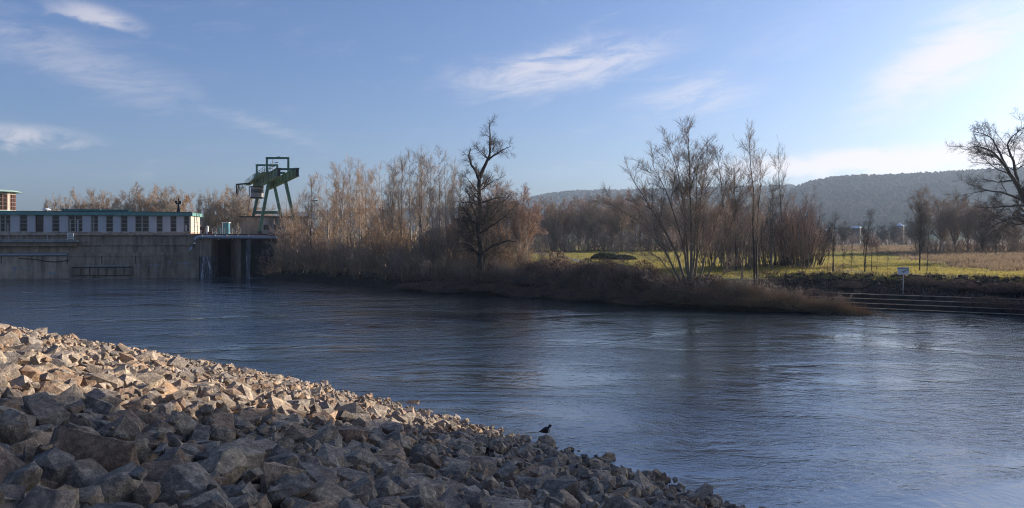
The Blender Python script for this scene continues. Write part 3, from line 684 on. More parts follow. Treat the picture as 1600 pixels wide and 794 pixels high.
# end wall in the sun with a white gridded window
MB(o_).box(uE - .33, uE, HV + .02, vE, zb, zt).build('end_wall', M['cream'], hl)
MB(o_).box(uE - .33, uE + .02, HV, vE, zB, zb - .002).build('end_plinth', M['concrete'], hl)
ew = MB(o_)
for i in range(8): v_ = HV + .9 + i * (vE - HV - 1.8) / 7; ew.box(uE, uE + .06, v_ - .04, v_ + .04, zb + .3, zt - .3)
for i in range(4): z = zb + .3 + i * (zt - zb - .6) / 3; ew.box(uE + .003, uE + .057, HV + .86, vE - .86, z - .04, z + .04)
ew = ew.build('window', M['frame'], hl)
MB(o_).box(uE + .002, uE + .02, HV + .9, vE - .9, zb + .3, zt - .3).build('pane', M['cream'], ew)
zr0, zr1 = zt, pZ(150, 331.5, HV)
rf = MB(o_).box(uL, uE + .45, HV - .55, vE + .4, zr0 + .004, zr1).build('roof', M['copper'], hl)
MB(o_).box(uL, uE + .3, HV - .35, vE + .2, zr1, zr1 + .14).build('roof_felt', M['tar'], rf)
# green raised strip, vent and mast on the roof
sk, o_ = plant('roof_skylight', 'low green skylight strip on the machine hall roof', 'skylight', pU(150, 7), 7, zr1 + .14)
MB(o_).box(pU(99, 7), pU(203, 7), 6, 8, zr1 + .14, pZ(150, 328.3, 7)).build('curb', M['copper'], sk)
MB(o_).box(pU(98, 7), pU(160, 7), 5.8, 8.2, pZ(150, 328.3, 7), pZ(150, 327.2, 7)).build('lid', M['copper'], sk); MB(o_).box(pU(161, 7), pU(204, 7), 5.8, 8.2, pZ(150, 328.3, 7), pZ(150, 327.5, 7)).build('lid', M['copper'], sk)
vt, o_ = plant('roof_vent', 'small white mushroom vent on the roof beside the tower', 'vent', pU(73, 6), 6, zr1 + .14)
uc = pU(73, 6); MB(o_).tube([(uc, 6, zr1 + .12), (uc, 6, zr1 + .55)], .3, 10).build('stem', M['greymetal'], vt); MB(o_).tube([(uc, 6, zr1 + .5), (uc, 6, zr1 + .68), (uc, 6, zr1 + .82)], [.75, .62, .2], 12).build('cap', M['whitemetal'], vt, smooth=True)
ms_, o_ = plant('roof_mast', 'dark mast with floodlights on the machine hall roof', 'mast', pU(279, 7), 7, zr1 + .14)
uc = pU(279, 7); zt_ = pZ(279, 309, 7)
MB(o_).tube([(uc, 7, zr1 + .1), (uc, 7, zt_)], [.16, .07], 8).build('pole', M['darkmetal'], ms_)
MB(o_).box(uc - .55, uc + .45, 6.85, 7.15, zt_ - 1.4, zt_ - 1.1).build('crossarm', M['darkmetal'], ms_)
MB(o_).prism([(uc - .35, 6.8), (uc + .35, 6.8), (uc + .3, 7.2), (uc - .3, 7.2)], zr1 + .14, zr1 + 1.9, [(uc - .12, 6.9), (uc + .12, 6.9), (uc + .1, 7.1), (uc - .1, 7.1)]).build('base', M['darkmetal'], ms_)
for dx in (-.45, .35): MB(o_).box(uc + dx - .2, uc + dx + .2, 6.7, 7.0, zt_ - 1.1, zt_ - .65).build('floodlight', M['darkmetal'], ms_)
# --- control tower
TV = 10.0
tw, o_ = plant('control_tower', 'octagonal control tower with red window frames and flat green roof', 'tower', pU(-12, TV), TV, DECK - .03)
uc = pU(-12, TV); zl, zh = pZ(0, 331, TV), pZ(0, 301.5, TV); R_ = pU(22, TV) - uc
def octo(r, c=(uc, TV), n=8, ph=math.pi / 8): return [(c[0] + r * math.cos(ph + 2 * math.pi * i / n), c[1] + r * math.sin(ph + 2 * math.pi * i / n)) for i in range(n)]
MB(o_).prism(octo(R_), DECK - .03, zh).build('wall', M['cream'], tw)
MB(o_).prism(octo(R_ + .5), pZ(0, 331.2, TV), pZ(0, 329, TV), octo(R_ + .05)).build('skirt_roof', M['copper_pale'], tw)
rf = MB(o_).prism(octo(R_ * .98), zh, zh + .12, octo(R_ + 1.3)).build('roof', M['copper'], tw)
MB(o_).prism(octo(R_ + 1.3), zh + .121, zh + .5, octo(R_ + .3)).build('roof_top', M['copper_pale'], rf)
for i in range(8):
    p0, p1 = octo(R_ + .01)[i], octo(R_ + .01)[(i + 1) % 8]; mid_ = ((p0[0] + p1[0]) / 2, (p0[1] + p1[1]) / 2)
    if mid_[1] - TV > .5 * R_: continue
    nrm = Vector((mid_[0] - uc, mid_[1] - TV, 0)).normalized()
    def pt(s, z, o=0.0): return Vector((p0[0] + (p1[0] - p0[0]) * s, p0[1] + (p1[1] - p0[1]) * s, z)) + nrm * o
    f = MB(o_); z0, z1 = zl + .35, zh - .35
    for s in (.12, .37, .63, .88): f.bar(pt(s, z0, .05), pt(s, z1, .05), .16, .12, nrm)
    for k in range(5): z = z0 + (z1 - z0) * k / 4; f.bar(pt(.12, z, .045), pt(.88, z, .045), .11, .13, nrm)
    fo = f.build('window', M['brick'], tw)
    for a, b_ in ((.14, .355), (.39, .61), (.65, .86)):
        for k in range(4):
            za, zb_ = z0 + (z1 - z0) * k / 4 + .07, z0 + (z1 - z0) * (k + 1) / 4 - .07
            MB(o_).add([pt(a, za, .02), pt(b_, za, .02), pt(b_, zb_, .02), pt(a, zb_, .02)], [(0, 1, 2, 3)]).build('pane', M['glass'], fo)
# --- sluice: streaked pier, dark opening, slanted wall, right pier, walkway slab and big pipe
sp, o_ = plant('sluice_pier', 'lime streaked concrete pier beside the dark sluice opening', 'pier', pU(320, -1.0), 0, 0)
MB(o_).box(pU(312, -1.6), pU(330.5, -1.6), -1.6, 6.0, -1.5, pZ(320, 401, -1.6)).build('lower_block', M['concrete_lime'], sp)
MB(o_).box(pU(311.5, -.9), pU(318, -.9), -.9, 6.0, pZ(320, 401, -.9) - .02, DECK - .5).build('upper_block', M['concrete_dark'], sp)
MB(o_).box(pU(318, -1.2) + .01, pU(329.5, -1.2), -1.2, 6.0, pZ(320, 401, -1.2) - .02, DECK - .5).build('upper_block', M['concrete_dark'], sp)
MB(o_).box(pU(305) + .03, pU(311, -.3), -.3, 6.0, -1.5, DECK - .5).build('side_block', M['concrete_dark'], sp)
sg, o_ = plant('sluice_gate', 'dark steel gate deep in the sluice opening', 'gate', pU(345, 7), 7, 0)
MB(o_).box(pU(322, 7), pU(372, 9), 8.0, 8.4, -1.5, DECK - .5).build('leaf', M['darkmetal'], sg)
for i in range(4): MB(o_).box(pU(324, 7), pU(370, 9), 7.7, 8.0, .8 + i * 2, 1.05 + i * 2).build('stiffener', M['darkmetal'], sg)
ws, o_ = plant('sluice_wing_wall', 'slanted concrete wing wall of board marked panels beside the sluice', 'wall', pU(365), 1, 0)
ptsw = [(pU(353, 8.2), 8.2), (pU(360, 5.4), 5.4), (pU(367, 2.8), 2.8), (pU(376, -.2), -.2)]
for (a, va), (b_, vb) in zip(ptsw[:-1], ptsw[1:]):
    MB(o_).prism([(a + .03, va), (b_ - .03, vb + .03), (b_ + 3, vb + 3), (a + 3, va + 3)], -1.5, DECK - .5).build('panel', M['concrete_dark'] if va != 8.2 else M['concrete_darkest'], ws)
rp, o_ = plant('end_pier', 'dark concrete end pier at the bushes right of the sluice', 'pier', pU(390, -.8), -.8, 0)
MB(o_).box(pU(377, -.8), pU(385, -.8), -.6, 6, -1.5, DECK - .5).build('recess_block', M['concrete_darkest'], rp)
MB(o_).box(pU(385, -.8) + .01, pU(391, -1.2), -1.2, 6, -1.5, DECK - .5).build('nose_block', M['concrete_lime'], rp)
MB(o_).box(pU(391, -1.2) + .01, pU(428, -.6), -.6, 6, -1.5, DECK - .5).build('abutment_block', M['concrete_darkest'], rp)
dk, o_ = plant('sluice_walkway', 'concrete walkway slab bridging the sluice', 'walkway', pU(360), 0, DECK - .5)
MB(o_).box(joints[-1] + .02, pU(470, 0), .2, 34, DECK - .498, DECK - .03).build('slab', M['concrete'], dk)
MB(o_).box(joints[-1] + .02, pU(430, 0), -.25, .18, DECK - .45, DECK - .08).build('edge_beam', M['rust'], dk)
pi_, o_ = plant('water_pipe', 'thick grey pipe running along the walkway edge with a bend down', 'pipe', pU(350, -.9), -.9, DECK - 1)
zp = pZ(350, 370.5, -1.7)
MB(o_).tube([(pU(p, -1.8), -1.8, pZ(p, y, -1.8)) for p, y in ((298, 391), (301, 386), (303.5, 379.5), (304.5, 374.5), (308, 371), (313, 370.4), (345, 370.6), (380, 370.8), (432, 371.2))], .36, 12).build('pipe_run', M['greymetal'], pi_, smooth=True)
for p in (316, 336, 354, 371, 388): MB(o_).tube([(pU(p, -1.8) - .12, -1.8, zp), (pU(p, -1.8) + .12, -1.8, zp)], .46, 12).build('flange', M['greymetal'], pi_, smooth=True)
for p in (313, 340, 362, 386): MB(o_).box(pU(p, -1.8) - .12, pU(p, -1.8) + .12, -2.0, .2, zp - .55, zp - .37).build('bracket', M['darkmetal'], pi_)
# railing, cabin, valves on the walkway
rl, o_ = plant('walkway_railing', 'thin grey railing along the back of the sluice walkway', 'railing', pU(345, 6), 6, DECK - .03)
for i in range(9): u = pU(326, 6) + (pU(376, 6) - pU(326, 6)) * i / 8; MB(o_).tube([(u, 6, DECK - .04), (u, 6, DECK + 1.2)], .03, 5).build('post', M['greymetal'], rl)
for h in (.45, .82, 1.2): MB(o_).tube([(pU(326, 6), 6, DECK + h), (pU(376, 6), 6, DECK + h)], .03, 5).build('rail', M['greymetal'], rl)
cb, o_ = plant('cabin', 'small grey cabin with white door frame and teal door on the walkway', 'cabin', pU(351, 14), 14, DECK - .03)
u0, u1 = pU(347, 14), pU(357, 14); zc = pZ(351, 348.5, 14)
MB(o_).box(u0, u1, 14, 16, DECK - .03, zc).build('wall', M['teal'], cb); MB(o_).box(u0 - .05, u1 + .1, 13.9, 16.1, zc, zc + .16).build('roof', M['whitemetal'], cb)
MB(o_).box(u0 + .02, u0 + .2, 13.9, 13.998, DECK - .03, zc).build('door_frame', M['whitemetal'], cb); MB(o_).box(u0 - .75, u0 - .05, 14.2, 15, DECK - .03, DECK + 1.5).build('cabinet', M['teal'], cb)
va_, o_ = plant('valve_stand', 'dark brown valve stand beside the machine hall end', 'valve', pU(317, 2.0), 2.0, DECK - .03)
uc = pU(317, 2); MB(o_).tube([(uc, 2, DECK - .03), (uc, 2, DECK + 1.0)], .22, 8).build('stem', M['rust'], va_); MB(o_).box(uc - .5, uc + .35, 1.7, 2.3, DECK + .75, DECK + 1.35).build('gearbox', M['darkmetal'], va_)
MB(o_).tube([(uc - .1, 1.6, DECK + 1.05), (uc - .1, 1.68, DECK + 1.05)], .42, 12).build('handwheel', M['rust'], va_)
hy, o_ = plant('white_bollard', 'short white bollard beside the brown valve stand', 'bollard', pU(324, 2.0), 2.0, DECK - .03)
uc = pU(324, 2); MB(o_).tube([(uc, 2, DECK - .03), (uc, 2, DECK + 1.3)], .24, 10).build('post', M['whitemetal'], hy); MB(o_).tube([(uc, 2, DECK + 1.3), (uc, 2, DECK + 1.45), (uc, 2, DECK + 1.62)], [.30, .28, .1], 10).build('cap', M['cream'], hy); MB(o_).box(uc - .15, uc + 1.0, 1.8, 2.2, DECK - .03, DECK + .4).build('foot', M['rust'], hy)
bo, o_ = plant('equipment_shed', 'grey concrete equipment shed behind the crane legs', 'shed', pU(420, 22), 22, DECK - .03)
z1 = pZ(430, 340, 22)
MB(o_).box(pU(375, 22), pU(404, 22), 22, 28, DECK - .03, z1).build('dark_wall', M['concrete_dark'], bo); MB(o_).box(pU(404, 22) + .01, pU(482, 22), 22.1, 28, DECK - .03, z1).build('wall', M['concrete_pale'], bo)
MB(o_).box(pU(374, 22), pU(483, 22), 21.7, 28.3, z1, z1 + .3).build('roof', M['tar'], bo)
for p in (412, 428, 446, 462): MB(o_).box(pU(p, 22), pU(p + 8, 22), 22.03, 22.097, DECK + 1.0, DECK + 2.2).build('window', M['glass'], bo)

# ------------------------------------------------------------------ gantry crane
gd = Vector((-.425, .905, 0)).normalized(); cd = Vector((gd.y, -gd.x, 0))
R0 = Vector((-43.2, 148.0, 0)); Lf = Vector((-46.9, 148.0, 0))          # near ends of the right and left girder
def on(base, L, z, side=0.0): p = base + gd * L + cd * side; return Vector((p.x, p.y, z))
cr = empty('gantry_crane', on(R0, 25, DECK)); tag(cr, 'green gantry crane on splayed legs beside the machine hall', 'crane'); o_ = tuple(cr.location)
GT, GB = 22.0, 20.55
for base, nm in ((R0, 0), (Lf, 1)):
    g_ = MB(o_).bar(on(base, 0, (GT + GB) / 2), on(base, 46, (GT + GB) / 2), .55, GT - GB).build('girder', M['crane_olive'], cr)
    MB(o_).bar(on(base, -.1, GT + .06), on(base, 46.1, GT + .06), .95, .12).build('top_flange', M['crane'], g_); MB(o_).bar(on(base, -.1, GB - .06), on(base, 46.1, GB - .06), .95, .12).build('bottom_flange', M['crane'], g_)
    MB(o_).bar(on(base, -.16, GB), on(base, -.16, GT), .62, .08, gd).build('end_plate', M['darkmetal'], g_)
    for i in range(9): L_ = 3 + i * 5; MB(o_).bar(on(base, L_, GB), on(base, L_, GT), .9, .05, gd).build('web_stiffener', M['crane_olive'], g_)
def pxat(px, y): return Vector(((px - CX) / F * y, y, 0))
LEG = [(405.4, 163, Lf, 15.8), (463.5, 163, R0, 16), (389.9, 178.5, Lf, 33), (444.5, 178.5, R0, 34)]
feet = []
for px_, dep, base, L_ in LEG:
    f0 = pxat(px_, dep); f0.z = DECK + .5; tp = on(base, L_, GB - .1); feet.append(f0)
    dv = (tp - f0)
    MB(o_).bar(f0, tp, .78, .62, cd).build('leg', M['crane'], cr)
    bg_ = MB(o_).bar(f0 - gd * 1.4 - Vector((0, 0, .2)), f0 + gd * 1.4 - Vector((0, 0, .2)), .7, .6).build('bogie', M['darkmetal'], cr)
    for s in (-.9, .9): q = f0 + gd * s; q.z = DECK + .25; MB(o_).tube([q - cd * .2, q + cd * .2], .30, 10).build('wheel', M['darkmetal'], bg_)
def lerp(a, b_, z): s = (z - a.z) / (b_.z - a.z); return a + (b_ - a) * s
tops = [on(b_, L_, GB) for _, _, b_, L_ in LEG]
zc = DECK + 5.3
MB(o_).bar(lerp(feet[2], tops[2], zc), lerp(feet[3], tops[3], zc), .45, .7).build('tie_beam', M['crane_olive'], cr)
MB(o_).bar(on(Lf, 15.9, GT + .35), on(R0, 15.9, GT + .35), .5, .5).build('cross_beam', M['crane'], cr)
MB(o_).bar(on(Lf, 33.5, GT + .35), on(R0, 33.5, GT + .35), .5, .5).build('cross_beam', M['crane'], cr); MB(o_).bar(on(Lf, .6, GT - .1), on(R0, .6, GT - .1), .4, .4).build('cross_beam', M['crane'], cr)
for L_, pl, pr in ((12, 417, 450.5), (29, 401.2, 433.2)):
    dep = on(R0, L_, 0).y; a = pxat(pl, dep); c_ = pxat(pr, dep); zt_ = 25.4
    f_ = MB(o_)
    for q in (a, c_): f_.bar((q.x, q.y, GT - .2), (q.x, q.y, zt_), .42, .42, gd)
    f_.bar((a.x - .2, a.y, zt_ - .15), (c_.x + .2, c_.y, zt_ - .15), .42, .42).build('portal_frame', M['crane'], cr)
# walkway with railings beside the left girder, machinery house and hoist
wk = MB(o_).bar(on(Lf, 8, GT - .2, -1.6), on(Lf, 50, GT - .2, -1.25), 1.2, .1).build('walkway', M['crane'], cr)
for side in (-1.85, -.7):
    f_ = MB(o_)
    for i in range(15): L_ = 8 + i * 3; f_.bar(on(Lf, L_, GT - .15, side), on(Lf, L_, GT + 1.0, side), .07, .07, gd)
    for h in (.45, 1.0): f_.bar(on(Lf, 8, GT + h, side), on(Lf, 50, GT + h, side), .06, .06)
    f_.build('railing', M['crane'], wk)
MB(o_).bar(on(Lf, 29, GT + .25, 1.6), on(Lf, 42, GT + .25, 1.6), 3.0, .25).build('trolley_deck', M['darkmetal'], cr)
MB(o_).bar(on(Lf, 34, GT + .8, .3), on(Lf, 40.5, GT + .8, .3), 2.0, 2.0).build('machine_house', M['crane'], cr)
MB(o_).bar(on(Lf, 20, GT + .55, 1.0), on(Lf, 25, GT + .55, 1.0), 1.8, 1.0).build('winch_house', M['crane'], cr)
dr = MB(o_).tube([on(Lf, 31, GT + 1.0, -.6), on(Lf, 31, GT + 1.0, 2.2)], .55, 12).build('winch_drum', M['darkmetal'], cr, smooth=True)
for s in (-.6, 2.2): MB(o_).tube([on(Lf, 31, GT + 1.0, s - .08), on(Lf, 31, GT + 1.0, s + .08)], .85, 14).build('drum_flange', M['crane'], dr)
# antenna posts and lamps along the top
for L_, h_ in ((16, 3.9), (19, 2.9), (25, 2.6), (30, 2.6)):
    f_ = MB(o_).tube([on(Lf, L_, GT, .8), on(Lf, L_, GT + h_, .8), on(Lf, L_ , GT + h_ + .05, 1.9)], .05, 5).build('lamp_post', M['darkmetal'], cr)
    MB(o_).bar(on(Lf, L_, GT + h_ + .05, 1.7), on(Lf, L_, GT + h_ + .12, 2.4), .3, .16).build('lamp_head', M['darkmetal'], f_)
# driver's cab hanging under the left girder
cab = MB(o_).prism([(p.x, p.y) for p in (on(Lf, 34 + 1.7 * math.cos(t_), 0, -.55 + 1.5 * math.sin(t_)) for t_ in [i * math.pi / 5 for i in range(10)])], 17.9, 20.3).build('cab', M['cab'], cr)
MB(o_).prism([(p.x, p.y) for p in (on(Lf, 34 + 1.95 * math.cos(t_), 0, -.55 + 1.7 * math.sin(t_)) for t_ in [i * math.pi / 5 for i in range(10)])], 17.6, 17.9).build('cab_floor', M['darkmetal'], cab)
MB(o_).prism([(p.x, p.y) for p in (on(Lf, 34 + 1.9 * math.cos(t_), 0, -.55 + 1.65 * math.sin(t_)) for t_ in [i * math.pi / 5 for i in range(10)])], 20.3, 20.5).build('cab_roof', M['darkmetal'], cab)
MB(o_).prism([(p.x, p.y) for p in (on(Lf, 34 + 1.74 * math.cos(t_), 0, -.55 + 1.54 * math.sin(t_)) for t_ in [i * math.pi / 5 for i in range(10)])], 18.9, 19.7).build('cab_window', M['glass'], cab)
MB(o_).bar(on(Lf, 34, 18.0, -2.3), on(Lf, 34, 20.5, -2.3), .3, .3, gd).build('cab_hanger', M['whitemetal'], cab)
# outrigger with hanging cable loops at the far left
MB(o_).bar(on(Lf, 38, GT - .5, -1.8), on(Lf, 38, GT - .9, -5.0), .5, .35).build('outrigger', M['darkmetal'], cr)
for i, s in enumerate((-4.95, -4.6, -4.1, -3.6)):
    MB(o_).tube([on(Lf, 38, GT - .9 - 0, s), on(Lf, 38, GT - 2.9 + i * .45, s + .05), on(Lf, 38.2, GT - 3.4 + i * .5, s + .2), on(Lf, 38.3, GT - 2.4 + i * .3, s + .4), on(Lf, 38, GT - .8, s + .5)], .14 if i == 0 else .07, 6).build('cable_loop', M['darkmetal'], cr, smooth=True)
# ladder up leg
ld = MB(o_); a, b_ = feet[2] - cd * .9, on(Lf, 34, 17.7, -2.2)
for s in (-.28, .28): ld.bar(a + gd * s, b_ + gd * s, .07, .07)
for i in range(24): q = a + (b_ - a) * (i / 23); ld.bar(q - gd * .28, q + gd * .28, .05, .05)
for i in range(3, 24, 3):
    q = a + (b_ - a) * (i / 23); ld.bar(q - gd * .4 - cd * .1, q - gd * .4 - cd * .8, .05); ld.bar(q + gd * .4 - cd * .1, q + gd * .4 - cd * .8, .05); ld.bar(q - gd * .4 - cd * .8, q + gd * .4 - cd * .8, .05)
ld.build('ladder', M['crane'], cr)
MB(o_).bar(on(Lf, 31, DECK + 1.3, -2.6), on(Lf, 36, DECK + 1.3, -2.6), 2.2, 2.3).build('cable_reel_house', M['darkmetal'], cr)

# ------------------------------------------------------------------ bare winter trees
def unit(v): return v / np.maximum(np.linalg.norm(v, axis=-1, keepdims=True), 1e-9)
UPV = np.array([0., 0., 1.])
def grow(starts, dirs, lens, r0, r1, m, wob, trop, rng):
    n_ = len(starts); P = np.zeros((n_, m, 3)); P[:, 0] = starts; d = unit(dirs.copy())
    st = (lens / (m - 1))[:, None]
    for i in range(1, m):
        d = unit(d + rng.normal(0, wob, (n_, 3)) + trop * UPV); P[:, i] = P[:, i - 1] + d * st
    R = r0[:, None] + (r1 - r0)[:, None] * np.linspace(0, 1, m)[None]
    return P, R
def kids(P, R, per, t0, t1, ang, asd, lratio, lfall, rng, rmul=.6, rmin=.008, lens=None):
    n_, m, _ = P.shape
    if lens is None: lens = np.linalg.norm(np.diff(P, axis=1), axis=2).sum(1)
    cnt = np.maximum(1, np.round(per * (lens / max(np.median(lens), 1e-6)) ** .8 * rng.uniform(.75, 1.25, n_))).astype(int) if n_ else np.zeros(0, int)
    ip = np.repeat(np.arange(n_), cnt); t = t0 + (t1 - t0) * rng.random(len(ip)) ** .9
    f = t * (m - 1); i0 = np.minimum(f.astype(int), m - 2); w = (f - i0)[:, None]
    pos = P[ip, i0] * (1 - w) + P[ip, i0 + 1] * w; T = unit(P[ip, i0 + 1] - P[ip, i0])
    rr = R[ip, i0] * (1 - w[:, 0]) + R[ip, i0 + 1] * w[:, 0]
    rnd = rng.normal(0, 1, (len(ip), 3)); perp = unit(rnd - (rnd * T).sum(1, keepdims=True) * T)
    a = np.clip(rng.normal(ang, asd, len(ip)), .1, 2.0)[:, None]
    D = np.cos(a) * T + np.sin(a) * perp
    L = lens[ip] * lratio * (1 - lfall * t) * rng.uniform(.6, 1.25, len(ip))
    return pos, D, L, np.maximum(rr * rmul, rmin)
def tubes(lst):
    V, Qs, off = [], [], 0
    for P, R, s in lst:
        n_, m, _ = P.shape
        if n_ == 0: continue
        T = np.gradient(P, axis=1); T = unit(T)
        ref = np.where(np.abs(T[:, :1, 2:3]) > .9, np.array([1., 0, 0]), UPV); A_ = unit(np.cross(T, np.broadcast_to(ref, T.shape))); B_ = np.cross(T, A_)
        a = np.arange(s) / s * 2 * math.pi
        v = P[:, :, None] + (A_[:, :, None] * np.cos(a)[None, None, :, None] + B_[:, :, None] * np.sin(a)[None, None, :, None]) * R[:, :, None, None]
        V.append(v.reshape(-1, 3))
        b0 = off + np.arange(n_)[:, None, None] * m * s; i = np.arange(m - 1)[None, :, None] * s; k = np.arange(s)[None, None, :]; k2 = (k + 1) % s
        Qs.append(np.stack([b0 + i + k, b0 + i + k2, b0 + i + s + k2, b0 + i + s + k], -1).reshape(-1, 4)); off += n_ * m * s
    return np.concatenate(V), np.concatenate(Qs)
def resample(path, m, rng, jit=0.0):
    P = np.array(path, float)
    d = np.concatenate(([0], np.cumsum(np.linalg.norm(np.diff(P, axis=0), axis=1)))); q = np.linspace(0, d[-1], m)
    o = np.stack([np.interp(q, d, P[:, i]) for i in range(3)], 1)
    for _ in range(2): o[1:-1] = o[1:-1] * .5 + (o[:-2] + o[2:]) * .25
    o[1:-1] += rng.normal(0, jit, (m - 2, 3)); return o
def tree_mesh(seed, stems, levels, twig_from=2, m0=11, jit=.06):
    """stems: list of (path points, r0, r1); levels: dicts of child parameters. returns trunk mesh, crown mesh"""
    rng = np.random.default_rng(seed)
    P = np.stack([resample(p, m0, rng, jit) for p, _, _ in stems]); R = np.stack([np.interp(np.linspace(0, 1, m0), [0, .08, 1], [a * 1.25, a, b_]) for _, a, b_ in stems])
    wood, twig = [(P, R, 8)], []
    for li, lv in enumerate(levels):
        pos, D, L, r = kids(P, R, lv['n'], lv.get('t0', .25), lv.get('t1', 1.0), lv['a'], lv.get('asd', .2), lv['l'], lv.get('fall', .4), rng, lv.get('rm', .6), lv.get('rmin', .008))
        if 'lmin' in lv: L = np.maximum(L, lv['lmin'])
        if 'lmax' in lv: L = np.minimum(L, lv['lmax'])
        if 'bias' in lv: D = unit(D + np.array(lv['bias']))
        P, R = grow(pos, D, L, r, np.maximum(r * lv.get('taper', .35), .004), lv.get('m', 5), lv.get('wob', .15), lv.get('trop', .05), rng)
        (wood if li < twig_from else twig).append((P, R, lv.get('s', 4 if li < 1 else 3)))
    return np_mesh('trunk', *tubes(wood), smooth=True), (np_mesh('crown', *tubes(twig)) if twig else None)
def tree(name, meshes, loc, rz, sc, label, cat, bark, twigm, group=None, parts=('trunk', 'crown')):
    o = empty(name, loc, rz); o.scale = (sc, sc, sc) if isinstance(sc, (int, float)) else sc
    tag(o, label, cat, group)
    for me, mt, nm in zip(meshes, (bark, twigm), parts):
        if me is not None: link(nm, me, mt, o)
    return o
def ordn(i): return {1: 'first', 2: 'second', 3: 'third', 4: 'fourth', 5: 'fifth', 6: 'sixth', 7: 'seventh', 8: 'eighth', 9: 'ninth', 10: 'tenth', 11: 'eleventh', 12: 'twelfth'}.get(i, f'{i}th' if i % 10 not in (1, 2, 3) or i in (11, 12, 13) else f'{i}' + {1: 'st', 2: 'nd', 3: 'rd'}[i % 10])
def base(px, depth, sink=.15): x, y = at(px, depth); return (x, y, gz(x, y) - sink)
def local(px, py, dep, b_, dy=0.0):          # a measured limb point relative to the tree's base, dy metres nearer or farther
    y = dep + dy; return ((px - CX) / F * y - b_[0], y - b_[1], EYE - (py - HY) * y / F - b_[2])

# --- the tall crooked dark tree at the water's edge
DT = 108.0; b0 = base(747, DT, .3); Lc = lambda px, py, dy=0: local(px, py, DT, b0, dy)
st = [([(0, 0, 0), Lc(749, 430), Lc(752, 395), Lc(748, 350, .3), Lc(750, 310), Lc(749, 276)], .50, .26),
      ([Lc(749, 278), Lc(757, 262, -.5), Lc(765, 248, -.8), Lc(767, 222, -.5), Lc(764, 203), Lc(765, 188)], .28, .04),
      ([Lc(763, 250, -.7), Lc(772, 243, -1), Lc(783, 235, -1.5), Lc(799, 228, -1.6)], .15, .03),
      ([Lc(749, 280), Lc(742, 266, .6), Lc(734, 254, 1), Lc(732, 246, 1), Lc(735, 232, 1.2)], .24, .07),
      ([Lc(752, 398), Lc(764, 388, -1), Lc(778, 381, -2), Lc(794, 375, -2.6), Lc(806, 378, -3)], .26, .05),
      ([Lc(751, 402), Lc(741, 389, -1), Lc(732, 381, -2), Lc(715, 379, -2.5)], .20, .04),
      ([Lc(750, 318), Lc(762, 314, 1), Lc(776, 309, 1.6), Lc(790, 309, 2)], .16, .03), ([Lc(749, 322), Lc(740, 317, 1), Lc(730, 316, 1), Lc(718, 318, 1.3)], .14, .03),
      ([Lc(748, 345), Lc(740, 330, -1.2), Lc(735, 310, -2), Lc(727, 295, -2.4)], .16, .03), ([Lc(749, 350), Lc(764, 335, 1.5), Lc(784, 318, 2.5), Lc(800, 300, 3)], .16, .03),
      ([Lc(750, 365), Lc(770, 352, -2), Lc(790, 338, -3), Lc(806, 320, -3.4)], .15, .03), ([Lc(749, 290), Lc(760, 284, 1.8), Lc(768, 272, 2.5)], .13, .03), ([Lc(749, 300), Lc(738, 290, -1.8), Lc(726, 272, -2.4)], .13, .03),
      ([Lc(751, 440), Lc(757, 410, 1.2), Lc(760, 370, 2), Lc(768, 330, 2.4)], .20, .04)]
me = tree_mesh(5, st, [dict(n=10, a=.95, l=.38, fall=.6, lmin=1.1, wob=.20, trop=.05, m=6, rm=.34, rmin=.026, t0=.18), dict(n=8, a=.85, l=.52, lmin=.8, wob=.24, trop=.03, rm=.5, rmin=.014, t0=.12), dict(n=7, a=.75, l=.6, lmin=.55, lmax=1.3, wob=.26, trop=.02, rm=.6, rmin=.009, t0=.1, m=4)], 2, 13, .07)
tree('crooked_willow', me, b0, 0, 1, 'tall dark crooked bare tree with forked top at the water edge', 'tree', M['barkdark'], M['twigdark'])

# --- the fan-shaped many-stemmed tree further right
DT = 87.5; b1 = base(1076, DT, .3); Lc = lambda px, py, dy=0: local(px, py, DT, b1, dy)
st = []
for pts_, r_ in (([(1076, 470), (1066, 410), (1040, 350), (1012, 300), (996, 268)], .24), ([(1074, 465), (1050, 400), (1018, 350), (983, 325), (966, 312)], .19), ([(1077, 470), (1075, 400), (1070, 320), (1060, 250), (1050, 222)], .24),
                 ([(1078, 470), (1080, 400), (1079, 320), (1077, 250), (1076, 208)], .26), ([(1080, 470), (1088, 390), (1092, 310), (1100, 250), (1112, 228)], .24), ([(1081, 470), (1100, 400), (1115, 340), (1124, 290), (1134, 265)], .19),
                 ([(1082, 472), (1112, 410), (1132, 360), (1146, 310), (1152, 278)], .17), ([(1072, 470), (1058, 430), (1030, 395), (1000, 370), (975, 360)], .13), ([(1079, 470), (1070, 380), (1045, 290), (1026, 250)], .20),
                 ([(1084, 470), (1120, 430), (1145, 405), (1165, 395)], .11), ([(1078, 468), (1085, 380), (1086, 290), (1090, 240)], .17), ([(1074, 472), (1040, 440), (1005, 420), (980, 402)], .10)):
    k = len(pts_); sw = random.uniform(-3.2, 3.2)
    st.append(([Lc(p, y, sw * i / (k - 1)) for i, (p, y) in enumerate(pts_)], r_ * .68, .02))
me = tree_mesh(8, st, [dict(n=21, a=.52, l=.30, fall=.55, lmin=1.5, wob=.06, trop=.06, m=6, rm=.36, rmin=.020, t0=.25), dict(n=10, a=.5, l=.42, lmin=.9, wob=.09, trop=.05, rm=.5, rmin=.012, t0=.12), dict(n=7, a=.5, l=.55, lmin=.6, lmax=1.2, wob=.1, trop=.03, rm=.6, rmin=.0095, t0=.1, m=4)], 2, 13, .05)
tree('fan_willow', me, b1, 0, (1.14, 1.14, .97), 'large many-stemmed bare willow fanning out from the river bank', 'tree', M['bark'], M['twig'])

